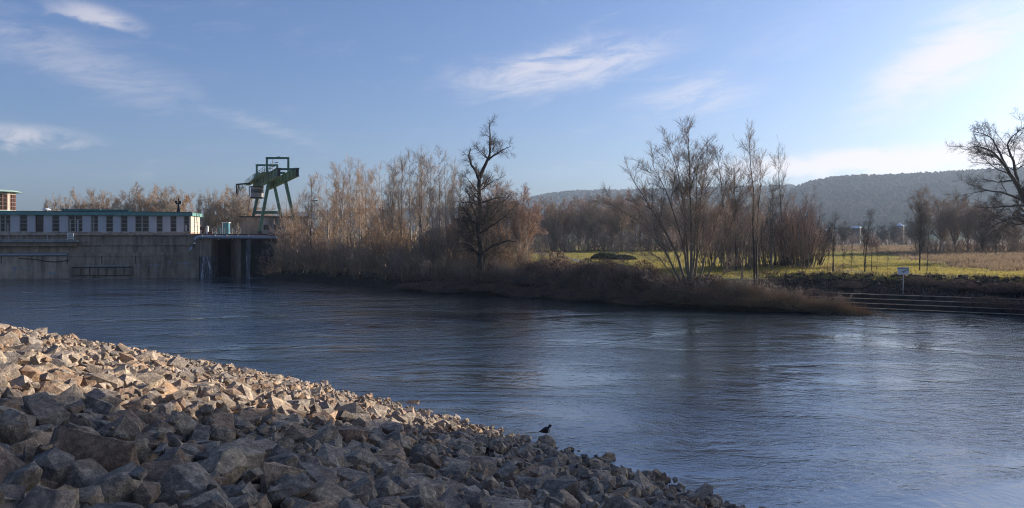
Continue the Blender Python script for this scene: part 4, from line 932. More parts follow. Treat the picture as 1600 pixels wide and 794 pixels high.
# --- the big leaning tree at the right edge
DT = 128.0; b2 = base(1622, DT, .3); Lc = lambda px, py, dy=0: local(px, py, DT, b2, dy)
st = [([(0, 0, 0), Lc(1616, 350), Lc(1606, 325), Lc(1596, 302)], .65, .45), ([Lc(1597, 304), Lc(1584, 280, -1), Lc(1568, 255, -1.5), Lc(1549, 234, -2), Lc(1530, 226, -2), Lc(1512, 232, -2)], .36, .05), ([Lc(1572, 260, -1), Lc(1560, 235, 1), Lc(1548, 212, 2), Lc(1520, 205, 2.5)], .2, .04),
      ([Lc(1590, 290), Lc(1585, 250, 1.5), Lc(1570, 225, 2), Lc(1590, 205, 3), Lc(1604, 196, 3)], .26, .04), ([Lc(1600, 305), Lc(1615, 260, -1), Lc(1612, 220, -2), Lc(1620, 190, -2)], .36, .05), ([Lc(1600, 315), Lc(1575, 303, -2), Lc(1548, 297, -3), Lc(1518, 302, -4)], .22, .04),
      ([Lc(1606, 335), Lc(1580, 340, -3), Lc(1555, 352, -4), Lc(1540, 362, -5)], .18, .04), ([Lc(1604, 322), Lc(1570, 322, 2), Lc(1545, 326, 3), Lc(1520, 322, 3)], .18, .04), ([Lc(1606, 320), Lc(1640, 290, 2), Lc(1665, 260, 3), Lc(1680, 230, 3)], .34, .05),
      ([Lc(1612, 340), Lc(1650, 320, -2), Lc(1690, 310, -3)], .25, .05), ([Lc(1585, 282), Lc(1560, 285, 2), Lc(1535, 280, 3)], .16, .04), ([Lc(1612, 345), Lc(1590, 352, 3), Lc(1565, 345, 4.5), Lc(1545, 336, 5)], .16, .04)]
me = tree_mesh(21, st, [dict(n=14, a=.8, l=.38, lmin=1.6, wob=.18, trop=.05, m=6, rm=.38, rmin=.035, t0=.2), dict(n=9, a=.75, l=.5, lmin=1.0, wob=.2, trop=.03, rm=.5, rmin=.02, t0=.12), dict(n=8, a=.65, l=.55, lmin=.7, lmax=1.7, wob=.22, trop=.0, rm=.6, rmin=.014, t0=.1, m=4)], 2, 13, .06)
tree('leaning_tree', me, b2, 0, 1, 'big dark spreading bare tree leaning in from the right edge', 'tree', M['barkdark'], M['twigdark'])

# --- generic trees
def sapling(seed, H, spread=1.0, dense=1.0, stems=1, crook=.3):
    r = random.Random(seed); sts = []
    for i in range(stems):
        lx, ly = r.uniform(-.08, .08) * H + (i - (stems - 1) / 2) * .05 * H, r.uniform(-.06, .06) * H; h = H * (1 if i == 0 else r.uniform(.7, .95))
        sts.append(([(i * .15, 0, 0), (lx * .25 + r.gauss(0, crook) * .3, ly * .25, h * .3), (lx * .6 + r.gauss(0, crook) * .4, ly * .6, h * .65), (lx, ly, h)], .0075 * h + .02, .012))
    return tree_mesh(seed, sts, [dict(n=int(26 * dense), a=.62 * spread, l=.34, fall=.72, lmin=.7, wob=.09, trop=.07, m=6, rm=.34, rmin=.013, t0=.25), dict(n=8, a=.55, l=.42, lmin=.6, wob=.11, trop=.07, rm=.5, rmin=.009, t0=.15), dict(n=5, a=.5, l=.55, lmin=.45, lmax=1.1, wob=.12, trop=.05, rm=.6, rmin=.0065, t0=.12, m=3)], 1, 10, .06)
def shrub(seed, H, W_, n_st, twigs=1.0):
    r = random.Random(seed); sts = []
    for i in range(n_st):
        a = r.uniform(0, 6.283); q = r.random() ** .7; h = H * r.uniform(.65, 1.0) * (1 - .25 * q)
        bx, by = math.cos(a) * W_ * .25 * q, math.sin(a) * W_ * .25 * q
        sts.append(([(bx, by, 0), (bx * 1.5, by * 1.5, h * .35), (math.cos(a) * W_ * .42 * q + r.gauss(0, .2), math.sin(a) * W_ * .42 * q + r.gauss(0, .2), h * .7), (math.cos(a) * W_ * .5 * q + r.gauss(0, .3), math.sin(a) * W_ * .5 * q + r.gauss(0, .3), h)], r.uniform(.025, .05), .010))
    return tree_mesh(seed, sts, [dict(n=8 * twigs, a=.5, l=.32, fall=.5, lmin=.5, wob=.12, trop=.08, m=5, rm=.5, rmin=.014, t0=.1), dict(n=5, a=.55, l=.5, lmin=.4, wob=.14, trop=.05, rm=.6, rmin=.010, t0=.1, m=4)], 0, 8, .05)
def broad(seed, H, W_, dense=1.0, up=.03):
    r = random.Random(seed); sts = [([(0, 0, 0), (r.gauss(0, .2), r.gauss(0, .2), H * .2), (r.gauss(0, .4), r.gauss(0, .4), H * .5), (r.gauss(0, .6), r.gauss(0, .6), H * .92)], .018 * H, .03)]
    for i in range(12):
        a = i * 2.4 + r.uniform(-.4, .4); z0 = H * r.uniform(.05, .35); ww = W_ * .5 * r.uniform(.35, 1.0); z1 = H * (1.0 - .42 * (ww / (W_ * .5)) ** 2) * r.uniform(.86, 1.0)
        sts.append(([(0, 0, z0), (math.cos(a) * ww * .45, math.sin(a) * ww * .45, z0 + (z1 - z0) * .45), (math.cos(a) * ww * .8, math.sin(a) * ww * .8, z0 + (z1 - z0) * .78), (math.cos(a) * ww, math.sin(a) * ww, z1)], .009 * H, .02))
    return tree_mesh(seed, sts, [dict(n=11 * dense, a=.65, l=.36, lmin=1.0, wob=.12, trop=up, m=5, rm=.42, rmin=.03, t0=.12), dict(n=9, a=.65, l=.5, lmin=.8, wob=.15, trop=up, rm=.55, rmin=.022, t0=.1, m=4), dict(n=8, a=.6, l=.6, lmin=.6, lmax=1.9, wob=.16, trop=up * .6, rm=.65, rmin=.018, t0=.08, m=3)], 1, 10, .08)
SAP = [sapling(40 + i, 12, (1.0, .8, 1.15, .9, 1.3)[i], 1.0, (1, 2, 1, 2, 1)[i]) for i in range(5)]
SHR = [shrub(60 + i, 4.6, 4.6, 26, 1.2) for i in range(4)]
BRD = [broad(80 + i, 15, 11, 1.0) for i in range(4)]
rr = random.Random(17)
# saplings of the thicket left of the crooked tree
TH = [(444, 300, 147), (462, 318, 150), (474, 297, 146), (487, 284, 143), (499, 281, 150), (512, 276, 141), (521, 279, 147), (530, 268, 139), (537, 263, 145), (546, 259, 137), (555, 264, 143), (565, 262, 136), (571, 268, 148), (580, 272, 133), (591, 267, 140), (599, 283, 131),
      (610, 262, 127), (619, 252, 133), (627, 256, 128), (640, 250, 124), (648, 247, 131), (657, 245, 123), (668, 249, 127), (677, 252, 120), (686, 246, 126), (697, 254, 118), (706, 262, 123), (716, 272, 119), (726, 290, 124), (781, 272, 114), (795, 281, 117), (812, 330, 113), (826, 345, 111)]
for i, (p, top, d) in enumerate(TH):
    bb = base(p + rr.uniform(-3, 3), d); H = EYE - (top - HY) * d / F - bb[2]
    tree('sapling', SAP[i % 5], bb, rr.uniform(0, 6.28), (H / 12 * rr.uniform(.75, 1.0), H / 12 * rr.uniform(.75, 1.0), H / 12), f'slender bare sapling, {ordn(i + 1)} from the left in the thicket right of the crane', 'tree', M['barkpale'] if i % 3 else M['bark'], M['twigwarm'] if i < 16 else M['twig'], 'thin bare trees of the riverside thicket')
# bushes along the left thicket
k = 0
for row, (dd, hs) in enumerate(((4.0, .95), (8.5, 1.35), (15.0, 1.75))):
    for j, p in enumerate(range(414 + row * 9, 850 - row * 10, 21)):
        sh = np.interp(p, [410, 450, 520, 650, 750, 850], [146, 139, 129.6, 110.8, 104.5, 98.9]); d = sh + dd + rr.uniform(-1.2, 1.2)
        sc_ = hs * rr.uniform(.8, 1.2) * np.interp(p, [410, 440, 480, 690, 760, 850], [.75, 1.0, 1.25, 1.0, .7, .6])
        bb = base(p + rr.uniform(-5, 5), d); k += 1
        o = tree('willow_bush', SHR[k % 4], bb, rr.uniform(0, 6.28), (sc_ * 1.15, sc_ * 1.15, sc_), f'tangled leafless willow bush, {ordn(j + 1)} from the crane in the {("waterside", "middle", "rear")[row]} row', 'bush', M['bark'], M['twigwarm'] if rr.random() < (.8 if p < 620 else .4) else M['twigred'] if rr.random() < .4 else M['twig'], 'leafless bushes of the riverside thicket', ('stems', 'twigs'))
# medium trees around the fan willow
def single(name, p, top, d, kind, label, tw='twig', bk='bark', wx=1.0, cat='tree', group=None):
    bb = base(p, d); H = EYE - (top - HY) * d / F - bb[2]; src, h0 = {'s': (SAP, 12), 'b': (BRD, 15), 'h': (SHR, 4.6)}[kind]
    i = single.k = single.k + 1; f = H / h0
    return tree(name, src[i % len(src)], bb, rr.uniform(0, 6.28), (f * wx, f * wx, f), label, cat, M[bk], M[tw], group)
single.k = 0
single('young_birch', 1180, 213, 86, 's', 'slender tall birch on the bank right of the fan willow', 'twig', 'barkdark', .75)
single('young_birch', 1223, 231, 112, 's', 'slim birch with tufted top standing behind the bank birch', 'twig', 'barkdark', .65)
single('young_birch', 1137, 236, 108, 's', 'narrow dark birch just behind the fan willow', 'twigdark', 'barkdark', .9)
single('young_birch', 1150, 262, 100, 's', 'short slim birch between the fan willow and bank birch', 'twigred', 'barkdark', 1.0)
single('young_birch', 1160, 300, 92, 's', 'leaning low birch stem left of the bank birch', 'twig', 'bark', 1.1)
single('young_birch', 1205, 288, 104, 's', 'leafless birch right behind the tall bank birch', 'twigdark', 'bark', 1.2)
single('thorn_tree', 1245, 296, 112, 'h', 'dense dark spreading thorn tree at the meadow edge', 'twigred', 'barkdark', .85)
single('thorn_tree', 1212, 318, 116, 'h', 'dense brown thorn tree left of the dark spreading one', 'twigred', 'barkdark', .9)
single('thorn_tree', 1268, 330, 117, 'h', 'small dark thorn tree right of the dense dark one', 'twigdark', 'barkdark', 1.1)
for p, top, d, lab in ((1142, 312, 109, 'brown leafless thorn bush behind the right foot of the fan willow'), (1166, 322, 106, 'brown thorn bush between the fan willow and the bank birch'), (1192, 306, 110, 'tall brown thorn bush just right of the bank birch'), (1230, 312, 114, 'tall reddish thorn bush left of the dense dark thorn tree'), (1256, 318, 108, 'wide reddish thorn bush at the right end of the thorn group'), (1112, 330, 112, 'low brown thorn bush behind the fan willow stems')):
    single('thorn_bush', p, top, d, 'h', lab, 'twigred', 'bark', .85, 'bush', 'thorn bushes around the bank birch')
for i, (p, dd) in enumerate(((868, 2), (890, 6), (915, 3), (940, 1.6), (962, 5), (985, 2), (1008, 3.5), (1030, 1.5), (1052, 3), (1096, 2), (1120, 4), (1145, 2), (1170, 3), (1200, 2.2), (1226, 3), (1250, 2), (1280, 2.4), (1310, 2.0))):
    bb = base(p, float(np.interp(p, [850, 960, 1075, 1190, 1300], [98.9, 89.9, 84.2, 80.3, 77.3])) + dd); f = rr.uniform(.4, .75)
    tree('straggly_shrub', SHR[i % 4], bb, rr.uniform(0, 6.28), (f * 1.1, f * 1.1, f), f'small straggly leafless shrub, {ordn(i + 1)} from the left on the bramble bank', 'bush', M['bark'], M['twig'], 'straggly shrubs on the bramble bank', ('stems', 'twigs'))
single('young_alder', 846, 372, 104, 's', 'short crooked alder on the bank right of the crooked tree', 'twig', 'bark', 1.3)
single('young_alder', 818, 300, 116, 'b', 'round twiggy tree close behind the crooked tree', 'twigred', 'bark', 1.0)
single('young_alder', 772, 290, 122, 'b', 'broad brown tree directly behind the crooked tree', 'twigred', 'bark', .95)
single('young_alder', 735, 318, 124, 'b', 'brown twiggy tree behind the left side of the crooked tree', 'twig', 'bark', .9)
# saplings on the right meadow edge
for i, (p, top, d) in enumerate(((1293, 372, 99), (1302, 336, 98), (1317, 366, 99), (1351, 333, 97), (1362, 350, 98), (1370, 362, 99), (1437, 322, 97), (1448, 338, 97), (1330, 385, 98), (1387, 392, 98))):
    single('meadow_sapling', p, top, d, 's', f'thin bare sapling on the right meadow edge, {ordn(i + 1) if i < 8 else ("small one left of the middle pair", "tiny one left of the sign")[i - 8]}' + (' counted from the left' if i < 8 else ''), 'twigdark', 'barkdark', (.75, .85, .7, .95, .8, .7, .8, .8, .7, .7)[i], 'sapling', 'thin saplings along the right meadow edge')
# wood in the middle distance
wd = [(838, 322, 225), (852, 318, 240), (866, 312, 215), (880, 316, 235), (893, 310, 220), (905, 308, 240), (918, 312, 214), (930, 310, 232), (943, 305, 222), (957, 309, 240), (970, 306, 216), (985, 304, 230), (1000, 310, 220), (1016, 312, 236), (1034, 316, 226), (1052, 312, 240), (1070, 318, 226), (1092, 316, 238), (1112, 320, 224), (1135, 318, 236), (1158, 322, 226), (1182, 322, 236), (826, 332, 210), (700, 340, 215), (722, 334, 225), (675, 345, 230)]
wd.sort()
for i, (p, top, d) in enumerate(wd):
    single('woodland_tree', p, top + rr.uniform(-3, 3), d, 'b' if i % 4 else 's', f'brown bare tree, {ordn(i + 1)} from the left in the wood beyond the meadow', 'twigred' if i % 2 else 'twig', 'bark', rr.uniform(.75, 1.05) if i % 4 else .9, 'tree', 'bare trees of the wood behind the meadow')
# row behind the power station
for i, (p, top, d, wx) in enumerate(((85, 308, 260, .8), (119, 303, 255, .8), (152, 303, 262, 1.0), (178, 306, 258, .9), (205, 292, 255, .95), (238, 297, 262, .9), (262, 298, 255, .95), (288, 301, 262, .85), (326, 300, 250, .85), (350, 299, 257, .9), (370, 298, 250, .9), (392, 304, 258, .8), (416, 322, 250, .8), (452, 326, 256, .8))):
    single('riverside_tree', p, top, d, 'b', f'round-crowned bare tree, {ordn(i + 1)} from the left behind the power station', 'twigwarm' if i % 2 else 'twig', 'bark', wx * .85, 'tree', 'round bare trees behind the power station')
# trees in front of the right hill
for i, (p, top, d, lab, wx) in enumerate(((1441, 300, 175, 'tall hook-branched bare tree left of the leaning tree', .65), (1470, 308, 190, 'grey bare tree second left of the leaning tree', .8), (1492, 306, 186, 'pale brown bare tree beside the leaning tree', .8), (1512, 312, 180, 'low dark bare tree under the leaning tree limbs', .9), (1535, 322, 176, 'brown scrubby tree under the leaning tree crown', 1.0), (1556, 330, 172, 'dense scrubby tree at the foot of the leaning tree', 1.1), (1585, 335, 180, 'brown thicket tree behind the leaning trunk', 1.1),
                                          (1320, 348, 300, 'rounded brown tree in front of the hazy village', 1.2), (1397, 350, 330, 'faint grey tree beside the white tent roof', .9), (1378, 352, 320, 'small faint tree right of the red bush', 1.0), (1425, 345, 300, 'dark fir-like tree beside the white tent roof', .8), (1288, 352, 310, 'dull brown tree at the far left of the village', 1.1))):
    single('meadow_tree', p, top, d, 'b', lab, 'twig' if i < 7 else 'twigdark', 'bark', wx)
ub = [(p, d) for p in range(640, 1290, 22) for d in (205 + (p * 7) % 23,)] + [(p, 170 + (p * 5) % 17) for p in range(1440, 1640, 22)] + [(p, 236 + (p * 3) % 20) for p in range(326, 480, 24)] + [(p, 330 + p % 30) for p in range(1270, 1450, 20)]
for i, (p, d) in enumerate(ub):
    f = 1.1 if p > 1260 and d < 200 else 1.5
    bb = base(p, d); f *= rr.uniform(.8, 1.25)
    where = 'under the wood beyond the meadow' if d < 230 and p < 1300 else 'under the leaning tree' if d < 200 else 'behind the sluice walkway' if p < 500 else 'before the far village'
    j = sum(1 for p2, d2 in ub[:i + 1] if (p2 < 500) == (p < 500) and (p2 > 1300 and d2 < 200) == (p > 1300 and d < 200) and (d2 >= 330) == (d >= 330))
    tree('scrub_bush', SHR[i % 4], bb, rr.uniform(0, 6.28), (f * 1.5, f * 1.5, f), f'brown leafless scrub {where}, {ordn(j)} from the left', 'bush', M['bark'], M['twigred'] if i % 3 else M['twig'], 'brown scrub in the distance', ('stems', 'twigs'))
bb = base(1366, 250); rb = tree('red_bush', SHR[1], bb, 0, (1.5, 1.5, 1.0), 'dark red leafless bush on the far meadow', 'bush', M['twigred'], M['twigred'], None, ('stems', 'twigs'))

# ------------------------------------------------------------------ brambles, dry grass, ivy on the bank
def arcs_mesh(seed, n_, Lx, Ly, H, Ln, r, m=5, droop=.16, up=.8):
    rng = np.random.default_rng(seed); a = rng.uniform(0, 6.283, n_); q = np.sqrt(rng.random(n_))
    S_ = np.stack([np.cos(a) * q * Lx, np.sin(a) * q * Ly, H * .75 * (1 - q ** 2) * rng.random(n_)], 1)
    D = np.stack([np.cos(a) * .7 + rng.normal(0, .5, n_), np.sin(a) * .7 + rng.normal(0, .5, n_), up * rng.uniform(.4, 1.3, n_)], 1)
    P, R = grow(S_, D, Ln * rng.uniform(.5, 1.2, n_), np.full(n_, r), np.full(n_, r * .4), m, .16, -droop, rng)
    P[:, :, 2] = np.maximum(P[:, :, 2], .02)
    return P, R
def leaf_bits(seed, n_, Lx, Ly, H, s):
    rng = np.random.default_rng(seed); a = rng.uniform(0, 6.283, n_); q = np.sqrt(rng.random(n_)); hz = H * np.sqrt(np.maximum(0, 1 - q ** 2)) * (1 - .5 * rng.random(n_) ** 2)
    c_ = np.stack([np.cos(a) * q * Lx, np.sin(a) * q * Ly, hz + .05], 1); u = unit(rng.normal(0, 1, (n_, 3))); v = unit(np.cross(u, rng.normal(0, 1, (n_, 3)))); ss = (s * rng.uniform(.5, 1.3, n_))[:, None]
    V = np.stack([c_ - u * ss, c_ + v * ss * .55, c_ + u * ss, c_ - v * ss * .55], 1).reshape(-1, 3); return V, np.arange(n_ * 4).reshape(-1, 4)
def mound_mesh(seed, Lx, Ly, H):
    r = np.random.default_rng(seed); na, nr = 18, 6; V = []
    for j in range(nr + 1):
        q = j / nr
        for i in range(na):
            a = 2 * math.pi * i / na; w = 1 + .18 * math.sin(3 * a + seed) + .1 * r.normal()
            V.append((math.cos(a) * q * Lx * w * .9, math.sin(a) * q * Ly * w * .9, H * .78 * (1 - q ** 2.4) + r.normal() * .09 - .15))
    Qd = [(j * na + i, j * na + (i + 1) % na, (j + 1) * na + (i + 1) % na, (j + 1) * na + i) for j in range(nr) for i in range(na)]
    return np_mesh('litter', V, Qd, smooth=False)
BRM = []
for i in range(4):
    P, R = arcs_mesh(200 + i, 1000, 2.6, 2.0, 1.7, 1.7, .011); v, q = tubes([(P, R, 3)])
    BRM.append((np_mesh('canes', v, q), np_mesh('leaves', *leaf_bits(220 + i, 900, 2.6, 2.0, 1.75, .10)), mound_mesh(240 + i, 2.6, 2.0, 1.7)))
DRY = []
for i in range(3):
    P, R = arcs_mesh(260 + i, 1300, 2.2, 1.7, .7, 1.25, .010, 5, .20, 1.1); v, q = tubes([(P, R, 3)])
    DRY.append((np_mesh('blades', v, q), None, mound_mesh(280 + i, 2.2, 1.7, .75)))
def mound(name, kit, px_, d, sc_, label, cat, m1, m2, m3, group, parts):
    bb = base(px_, d, .1); o = empty(name, bb, rr.uniform(0, 6.28)); o.scale = sc_; tag(o, label, cat, group)
    for me, mt, nm in zip(kit, (m1, m2, m3), parts):
        if me is not None: link(nm, me, M[mt], o)
shore = lambda p: float(np.interp(p, [410, 520, 650, 750, 850, 960, 1075, 1190, 1300, 1400], [146, 129.6, 110.8, 104.5, 98.9, 89.9, 84.2, 80.3, 77.3, 73.9]))
k = 0
for row, (dd, h_) in enumerate(((1.3, .75), (4.2, 1.1), (7.6, 1.0))):
    for j, p in enumerate(range(640 + 8 * row, (1130, 1110, 1000)[row], 24)):
        hh = h_ * rr.uniform(.8, 1.2) * (1.45 if 850 < p < 1030 and row else 1.0) * (.7 if p < 820 else 1)
        k += 1; mound('bramble', BRM[k % 4], p + rr.uniform(-6, 6), shore(p) + dd + rr.uniform(-.6, .6), (rr.uniform(.75, 1.25), rr.uniform(.75, 1.25), hh * rr.uniform(.7, 1.25)), f'dark brown bramble mound, {ordn(j + 1)} from the left in the {("waterside", "middle", "upper")[row]} bank row', 'bramble', 'bramble', 'deadleaf', 'soil', 'bramble mounds along the far bank', ('canes', 'leaves', 'litter'))
j = 0
for p, dd in [(1040, 1.2), (1062, 1.0), (1085, 1.0), (1108, 1.2), (1130, 1.2), (1150, 3.2), (1152, 1.2), (1175, 1.2), (1196, 3.4), (1198, 1.2), (1220, 1.3), (1225, 4), (1242, 1.3), (1255, 3.6), (1264, 1.4), (1284, 1.4), (1290, 3.4), (1304, 1.4), (1322, 1.6), (1340, 1.6), (1356, 1.6), (1372, 1.3), (1385, 1.0), (1396, .8)]:
    j += 1; s_ = float(np.interp(p, [1040, 1250, 1330, 1400], [1.1, 1.15, .85, .45])); mound('dry_grass_clump', DRY[j % 3], p, shore(p) + dd, (s_ * rr.uniform(.8, 1.2), s_ * rr.uniform(.8, 1.2), s_ * rr.uniform(.6, 1.45)), f'tan dry grass clump, {ordn(j)} from the left along the spit of the bank', 'grass', 'drygrass', 'drygrass', 'soil', 'dry grass clumps on the spit', ('blades', 'x', 'litter'))
for i, (p, d, sc_) in enumerate(((1498, 82.5, .5), (1522, 81, .7), (1548, 80.5, .8), (1572, 79, .75), (1596, 78, .9), (1560, 83.5, .8), (1500, 86, .8), (1440, 88.5, .7), (1300, 88.5, .7), (1270, 89.5, .9), (1330, 91, .6), (1590, 83, .8))):
    mound('bramble', BRM[i % 4], p, d, (sc_, sc_, sc_ * .7), f'brown scrub tuft, {ordn(i + 1)} of those growing over the stepped quay and stony bank', 'bramble', 'bramble', 'deadleaf', 'soil', 'scrub growing over the stepped quay', ('canes', 'leaves', 'litter'))
iv = [np_mesh('leaves', *leaf_bits(300 + i, 3000, 2.6, 1.5, 1.45, .24)) for i in range(2)]
for p, d, lab in ((945, 150, 'dark evergreen ivy hedge left half at the meadow path'), (972, 149, 'dark evergreen ivy hedge right half beside the meadow path')):
    bb = base(p, d, .1); o = empty('ivy_hedge', bb); o.scale = (1.15, 1.0, 1.0 if p < 960 else .75); tag(o, lab, 'hedge', 'ivy hedges by the path'); link('leaves', iv[p % 2], M['ivy'], o); link('mound', mound_mesh(310 + p, 1.9, 1.1, .9), M['soil'], o)

# meadow grass: green tufts, dry stalks (uncountable)
def tufts(name, n_, pxr, dr, mat, h, per, keep, label, seed):
    rng = np.random.default_rng(seed); p = rng.uniform(*pxr, n_); d = dr[0] * (dr[1] / dr[0]) ** rng.random(n_); x = (p - CX) / F * d; y = d
    df = line_dist(x, y, far_line); kk = poly_in(x, y, far_poly) & keep(x, y, df, rng); x, y = x[kk], y[kk]; n_ = len(x); z = ground(x, y)
    ip = np.repeat(np.arange(n_), per); m_ = len(ip); a = rng.uniform(0, 6.283, m_); w = .035 * rng.uniform(.7, 1.5, m_) * h ** .5 * 2; hh = h * rng.uniform(.4, 1.2, m_)
    bx, by = x[ip] + rng.normal(0, .22, m_), y[ip] + rng.normal(0, .22, m_); lx, ly = rng.normal(0, .45, m_) * hh, rng.normal(0, .45, m_) * hh
    V = np.stack([np.stack([bx - np.cos(a) * w, by - np.sin(a) * w, z[ip] - .05], 1), np.stack([bx + np.cos(a) * w, by + np.sin(a) * w, z[ip] - .05], 1), np.stack([bx + lx, by + ly, z[ip] + hh], 1)], 1).reshape(-1, 3)
    o = link(name, np_mesh(name, V, None, np.arange(m_ * 3).reshape(-1, 3)), mat); return tag(o, label, 'grass', kind='stuff')
patchy = lambda x, y: vnoise(x, y, 60, 1.0) + .6 * vnoise(x, y, 23, 4.0)
dryf = lambda x, y, df: sstep(85, 150, df) * .9 + .5 * vnoise(x, y, 33, 4.0) + .38 * vnoise(x, y, 11, 2.0) + .9 * sstep(22, 32, x - .35 * y) * sstep(20, 32, df)
tufts('meadow_grass', 60000, (820, 1760), (80, 240), M['grass'], .26, 6, lambda x, y, df, r: (df > 10) & (dryf(x, y, df) < .0 + .65 * r.random(len(x))), 'short bright green grass of the sunlit meadow', 1)
tufts('tall_dry_grass', 26000, (640, 1800), (95, 300), M['drygrass'], .75, 8, lambda x, y, df, r: (df > 16) & (dryf(x, y, df) > .45 + .5 * r.random(len(x))), 'tall brown dry grass on the far meadow', 2)
tufts('bank_grass', 5000, (1180, 1760), (76, 108), M['bramble'], .45, 7, lambda x, y, df, r: (df > 5) & (df < 13) & (r.random(len(x)) < .5), 'withered tufts on the shaded right bank slope', 3)
# stones on the right bank slope, too small to pick apart
rng = np.random.default_rng(31); n_ = 5200; p = rng.uniform(1225, 1800, n_); d = rng.uniform(72, 104, n_); x, y = (p - CX) / F * d, d; df = line_dist(x, y, far_line)
kk = poly_in(x, y, far_poly) & (df > 5.2) & (df < 11.8) & (x > 33); x, y = x[kk], y[kk]; z = ground(x, y); bv, bt, off = [], [], 0
for i in range(len(x)):
    V, T = coarse[i % 40]; s_ = rng.uniform(.16, .42); a = rng.uniform(0, 6.28); c_, s2 = math.cos(a), math.sin(a)
    v = V * s_; v = np.stack([v[:, 0] * c_ - v[:, 1] * s2 + x[i], v[:, 0] * s2 + v[:, 1] * c_ + y[i], v[:, 2] + z[i]], 1); bv.append(v); bt.append(T + off); off += len(v)
tag(link('bank_stones', np_mesh('bank_stones', np.concatenate(bv), None, np.concatenate(bt)), M['stone_dark']), 'stones covering the right bank, its shade put into their dark colour', 'stones', kind='stuff')

# ------------------------------------------------------------------ stepped quay below the right bank
A0, A1 = Vector((34.0, 86.3, 0)), Vector((100, 46.6 - .4, 0)); 
pl = [(31.6, 84.3), (34.5, 86.0), (52.0, 76.2), (70, 66), (100, 46)]
q = empty('stepped_quay', (45, 82, 0)); tag(q, 'four long concrete steps descending into the inlet below the stony bank', 'steps'); o_ = tuple(q.location)
pts2 = [Vector((34.5, 86.0)), Vector((52.0, 76.2)), Vector((70, 66)), Vector((100, 46))]
dirs = [(b_ - a).normalized() for a, b_ in zip(pts2[:-1], pts2[1:])]
def offs(k): # the shore line moved inland by k metres
    out = []
    for i, p in enumerate(pts2):
        d = dirs[min(i, 2)]; nrm = Vector((-d.y, d.x)); nrm = nrm if nrm.y > 0 else -nrm; out.append(p + nrm * k - (dirs[0] * (3.0 - k * .25) if i == 0 else Vector((0, 0))))
    return out
for s_ in range(4):
    f_, b_ = offs(-.4 + s_ * 1.45), offs(-.4 + s_ * 1.45 + 1.7); zt_ = .12 + s_ * .42
    mb = MB(o_); n4 = len(f_)
    mb.add([(p.x, p.y, -1.2 if s_ == 0 else zt_ - .8) for p in f_] + [(p.x, p.y, zt_) for p in f_] + [(p.x, p.y, zt_) for p in b_] + [(p.x, p.y, zt_ - .8) for p in b_],
           [(i, i + 1, n4 + i + 1, n4 + i) for i in range(n4 - 1)] + [(n4 + i, n4 + i + 1, 2 * n4 + i + 1, 2 * n4 + i) for i in range(n4 - 1)] + [(2 * n4 + i, 2 * n4 + i + 1, 3 * n4 + i + 1, 3 * n4 + i) for i in range(n4 - 1)] + [(0, n4, 2 * n4, 3 * n4)])
    so = mb.build('step', M['concrete_darkest'], q)
    nb = MB(o_)
    for a, c_ in zip(f_[:-1], f_[1:]): nb.bar((a.x, a.y, zt_ + .02), (c_.x, c_.y, zt_ + .02), .16, .06)
    nb.build('nosing', M['concrete'], so)

# ------------------------------------------------------------------ sign on the right bank
sx_, sy_, sz_ = hit(1411, 461); sg = empty('sign', (sx_, sy_, sz_ - .1), rad(-14)); tag(sg, 'white notice sign on a grey post on the right bank', 'sign')
hh = (461 - 418) / F * sy_
MB().tube([(0, 0, -.3), (0, 0, hh + .1)], .05, 8).build('post', M['greymetal'], sg)
bd = MB().box(-.62, .62, -.09, -.06, hh - .75, hh + .12).build('board', M['whitemetal'], sg)
MB().box(-.60, .60, -.097, -.092, hh - .08, hh - .02).build('header_line', M['darkmetal'], bd)
for a, c_, z in ((-.15, .2, hh - .38), (.15, .55, hh - .27), (-.05, .12, hh - .48)): MB().box(a, c_, -.097, -.092, z - .03, z + .03).build('print_line', M['darkmetal'], bd)
MB().box(-.3, -.1, -.08, .06, hh - 1.35, hh - 1.28).build('bracket', M['greymetal'], sg)
# lamp post behind the thicket
x, y = at(491, 190); lz = gz(x, y); lp = empty('street_lamp', (x, y, lz)); tag(lp, 'thin lamp post with twin dark heads rising above the thicket', 'street lamp'); lh = EYE - (314 - HY) * 190 / F - lz
MB().tube([(0, 0, 0), (0, 0, lh)], [.12, .06], 8).build('pole', M['darkmetal'], lp)
for s_ in (-1, 1): MB().bar((0, 0, lh), (s_ * .9, 0, lh + .1), .35, .28).build('lamp_head', M['darkmetal'], lp)
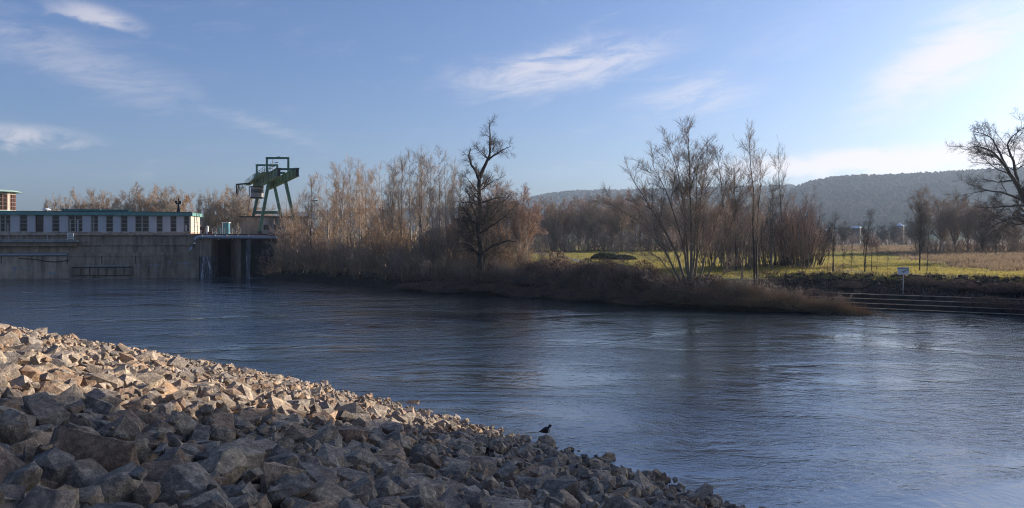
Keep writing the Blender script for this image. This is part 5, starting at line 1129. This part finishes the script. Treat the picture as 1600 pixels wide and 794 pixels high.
# far sheds
for p, y_, d, w_, lab, kind in ((1291, 360, 420, 7, 'low shed with sun glint coloured into its white roof behind the far saplings', 0), (1337, 356, 430, 5, 'shed with glint-white roof above the far meadow', 0), (1405, 353, 460, 5, 'small white tent roof with coloured-in glint by the fir-like tree', 1), (875, 356, 260, 4, 'small cream house gable glimpsed through the wood', 2)):
    x, y = at(p, d); z = gz(x, y); hz = EYE - (y_ - HY) * d / F - z; o = empty('shed', (x, y, z), rad(-35 if kind != 2 else 20)); tag(o, lab, 'shed' if kind == 0 else 'tent' if kind else 'shed')
    if kind == 2: o.name = 'house'; o['category'] = 'house'
    if kind == 1: o.name = 'tent'
    h2 = w_ * .5; mt = M['cream'] if kind == 2 else M['housewall']
    MB().box(-w_ / 2, w_ / 2, -h2 * .8, h2 * .8, -1, hz - .2).build('wall', mt, o)
    rh = .8 if kind == 0 else 1.8 if kind == 1 else 1.2
    MB().add([(-w_ / 2 - .4, -h2 * .9, hz - .195), (w_ / 2 + .4, -h2 * .9, hz - .195), (w_ / 2 + .4, h2 * .9, hz - .195), (-w_ / 2 - .4, h2 * .9, hz - .195), (-w_ / 2 * (.0 if kind == 1 else 1.05), 0, hz + rh), (w_ / 2 * (.001 if kind == 1 else 1.05), 0, hz + rh)], [(0, 1, 5, 4), (2, 3, 4, 5), (1, 2, 5), (3, 0, 4), (3, 2, 1, 0)]).build('roof', M['houseroof'] if kind < 2 else M['brick'], o)
    MB().box(-.6, .6, -h2 * .8 - .06, -h2 * .8 - .003, 0, 2.1).build('door', M['rust'], o)

# ------------------------------------------------------------------ added bridge shape, unseen right of the view, to shade the near stones
S1, S2 = Vector((-8.6, 12.4, 5.45)), Vector((0, 28.5, .4))           # where the shade begins on the stones
ed = (S2 - S1) + sd * ((S1.z - S2.z) / sd.z); ed.z = 0; ed.normalize(); rn = Vector((ed.y, -ed.x, 0)); E0 = S2 + sd * ((34 - S2.z) / sd.z); E0.z = 0
br = empty('shade_bridge', tuple(E0 + ed * -60)); tag(br, 'unseen bridge shape right of the view, added to shade the near bank', 'shade caster'); o_ = tuple(br.location)
def bp_(L_, w_, z): p = E0 + ed * L_ + rn * w_; return (p.x, p.y, z)
BZ = 34.0
MB(o_).bar(bp_(-230, 6, BZ - 1.6), bp_(70, 6, BZ - 1.6), 12, 1.0).build('deck', M['concrete_pale'], br)
MB(o_).bar(bp_(-230, 6, BZ - 3.3), bp_(70, 6, BZ - 3.3), 7, 2.4).build('box_girder', M['concrete'], br)
for w_ in (.15, 11.85): MB(o_).bar(bp_(-230, w_, BZ - .55), bp_(70, w_, BZ - .55), .3, 1.1).build('parapet', M['concrete_pale'], br)
for L_ in (-40, 30, -185): MB(o_).bar(bp_(L_, 6, -3), bp_(L_, 6, BZ - 4.5), 5, 2.0, ed).build('pier', M['concrete'], br)

# ------------------------------------------------------------------ haze
m = bpy.data.materials.new('haze air'); m.use_nodes = True; t = m.node_tree; t.nodes.clear()
pv = t.nodes.new('ShaderNodeVolumePrincipled'); pv.inputs['Color'].default_value = (.66, .82, 1.0, 1); pv.inputs['Density'].default_value = 1.5e-4; pv.inputs['Anisotropy'].default_value = .30
out = t.nodes.new('ShaderNodeOutputMaterial'); t.links.new(pv.outputs[0], out.inputs['Volume'])
hz = MB().box(-3500, 3500, -3500, 3500, -4.3, 320).build('haze', m); tag(hz, 'thin pale winter haze over the whole valley', 'haze', kind='stuff')
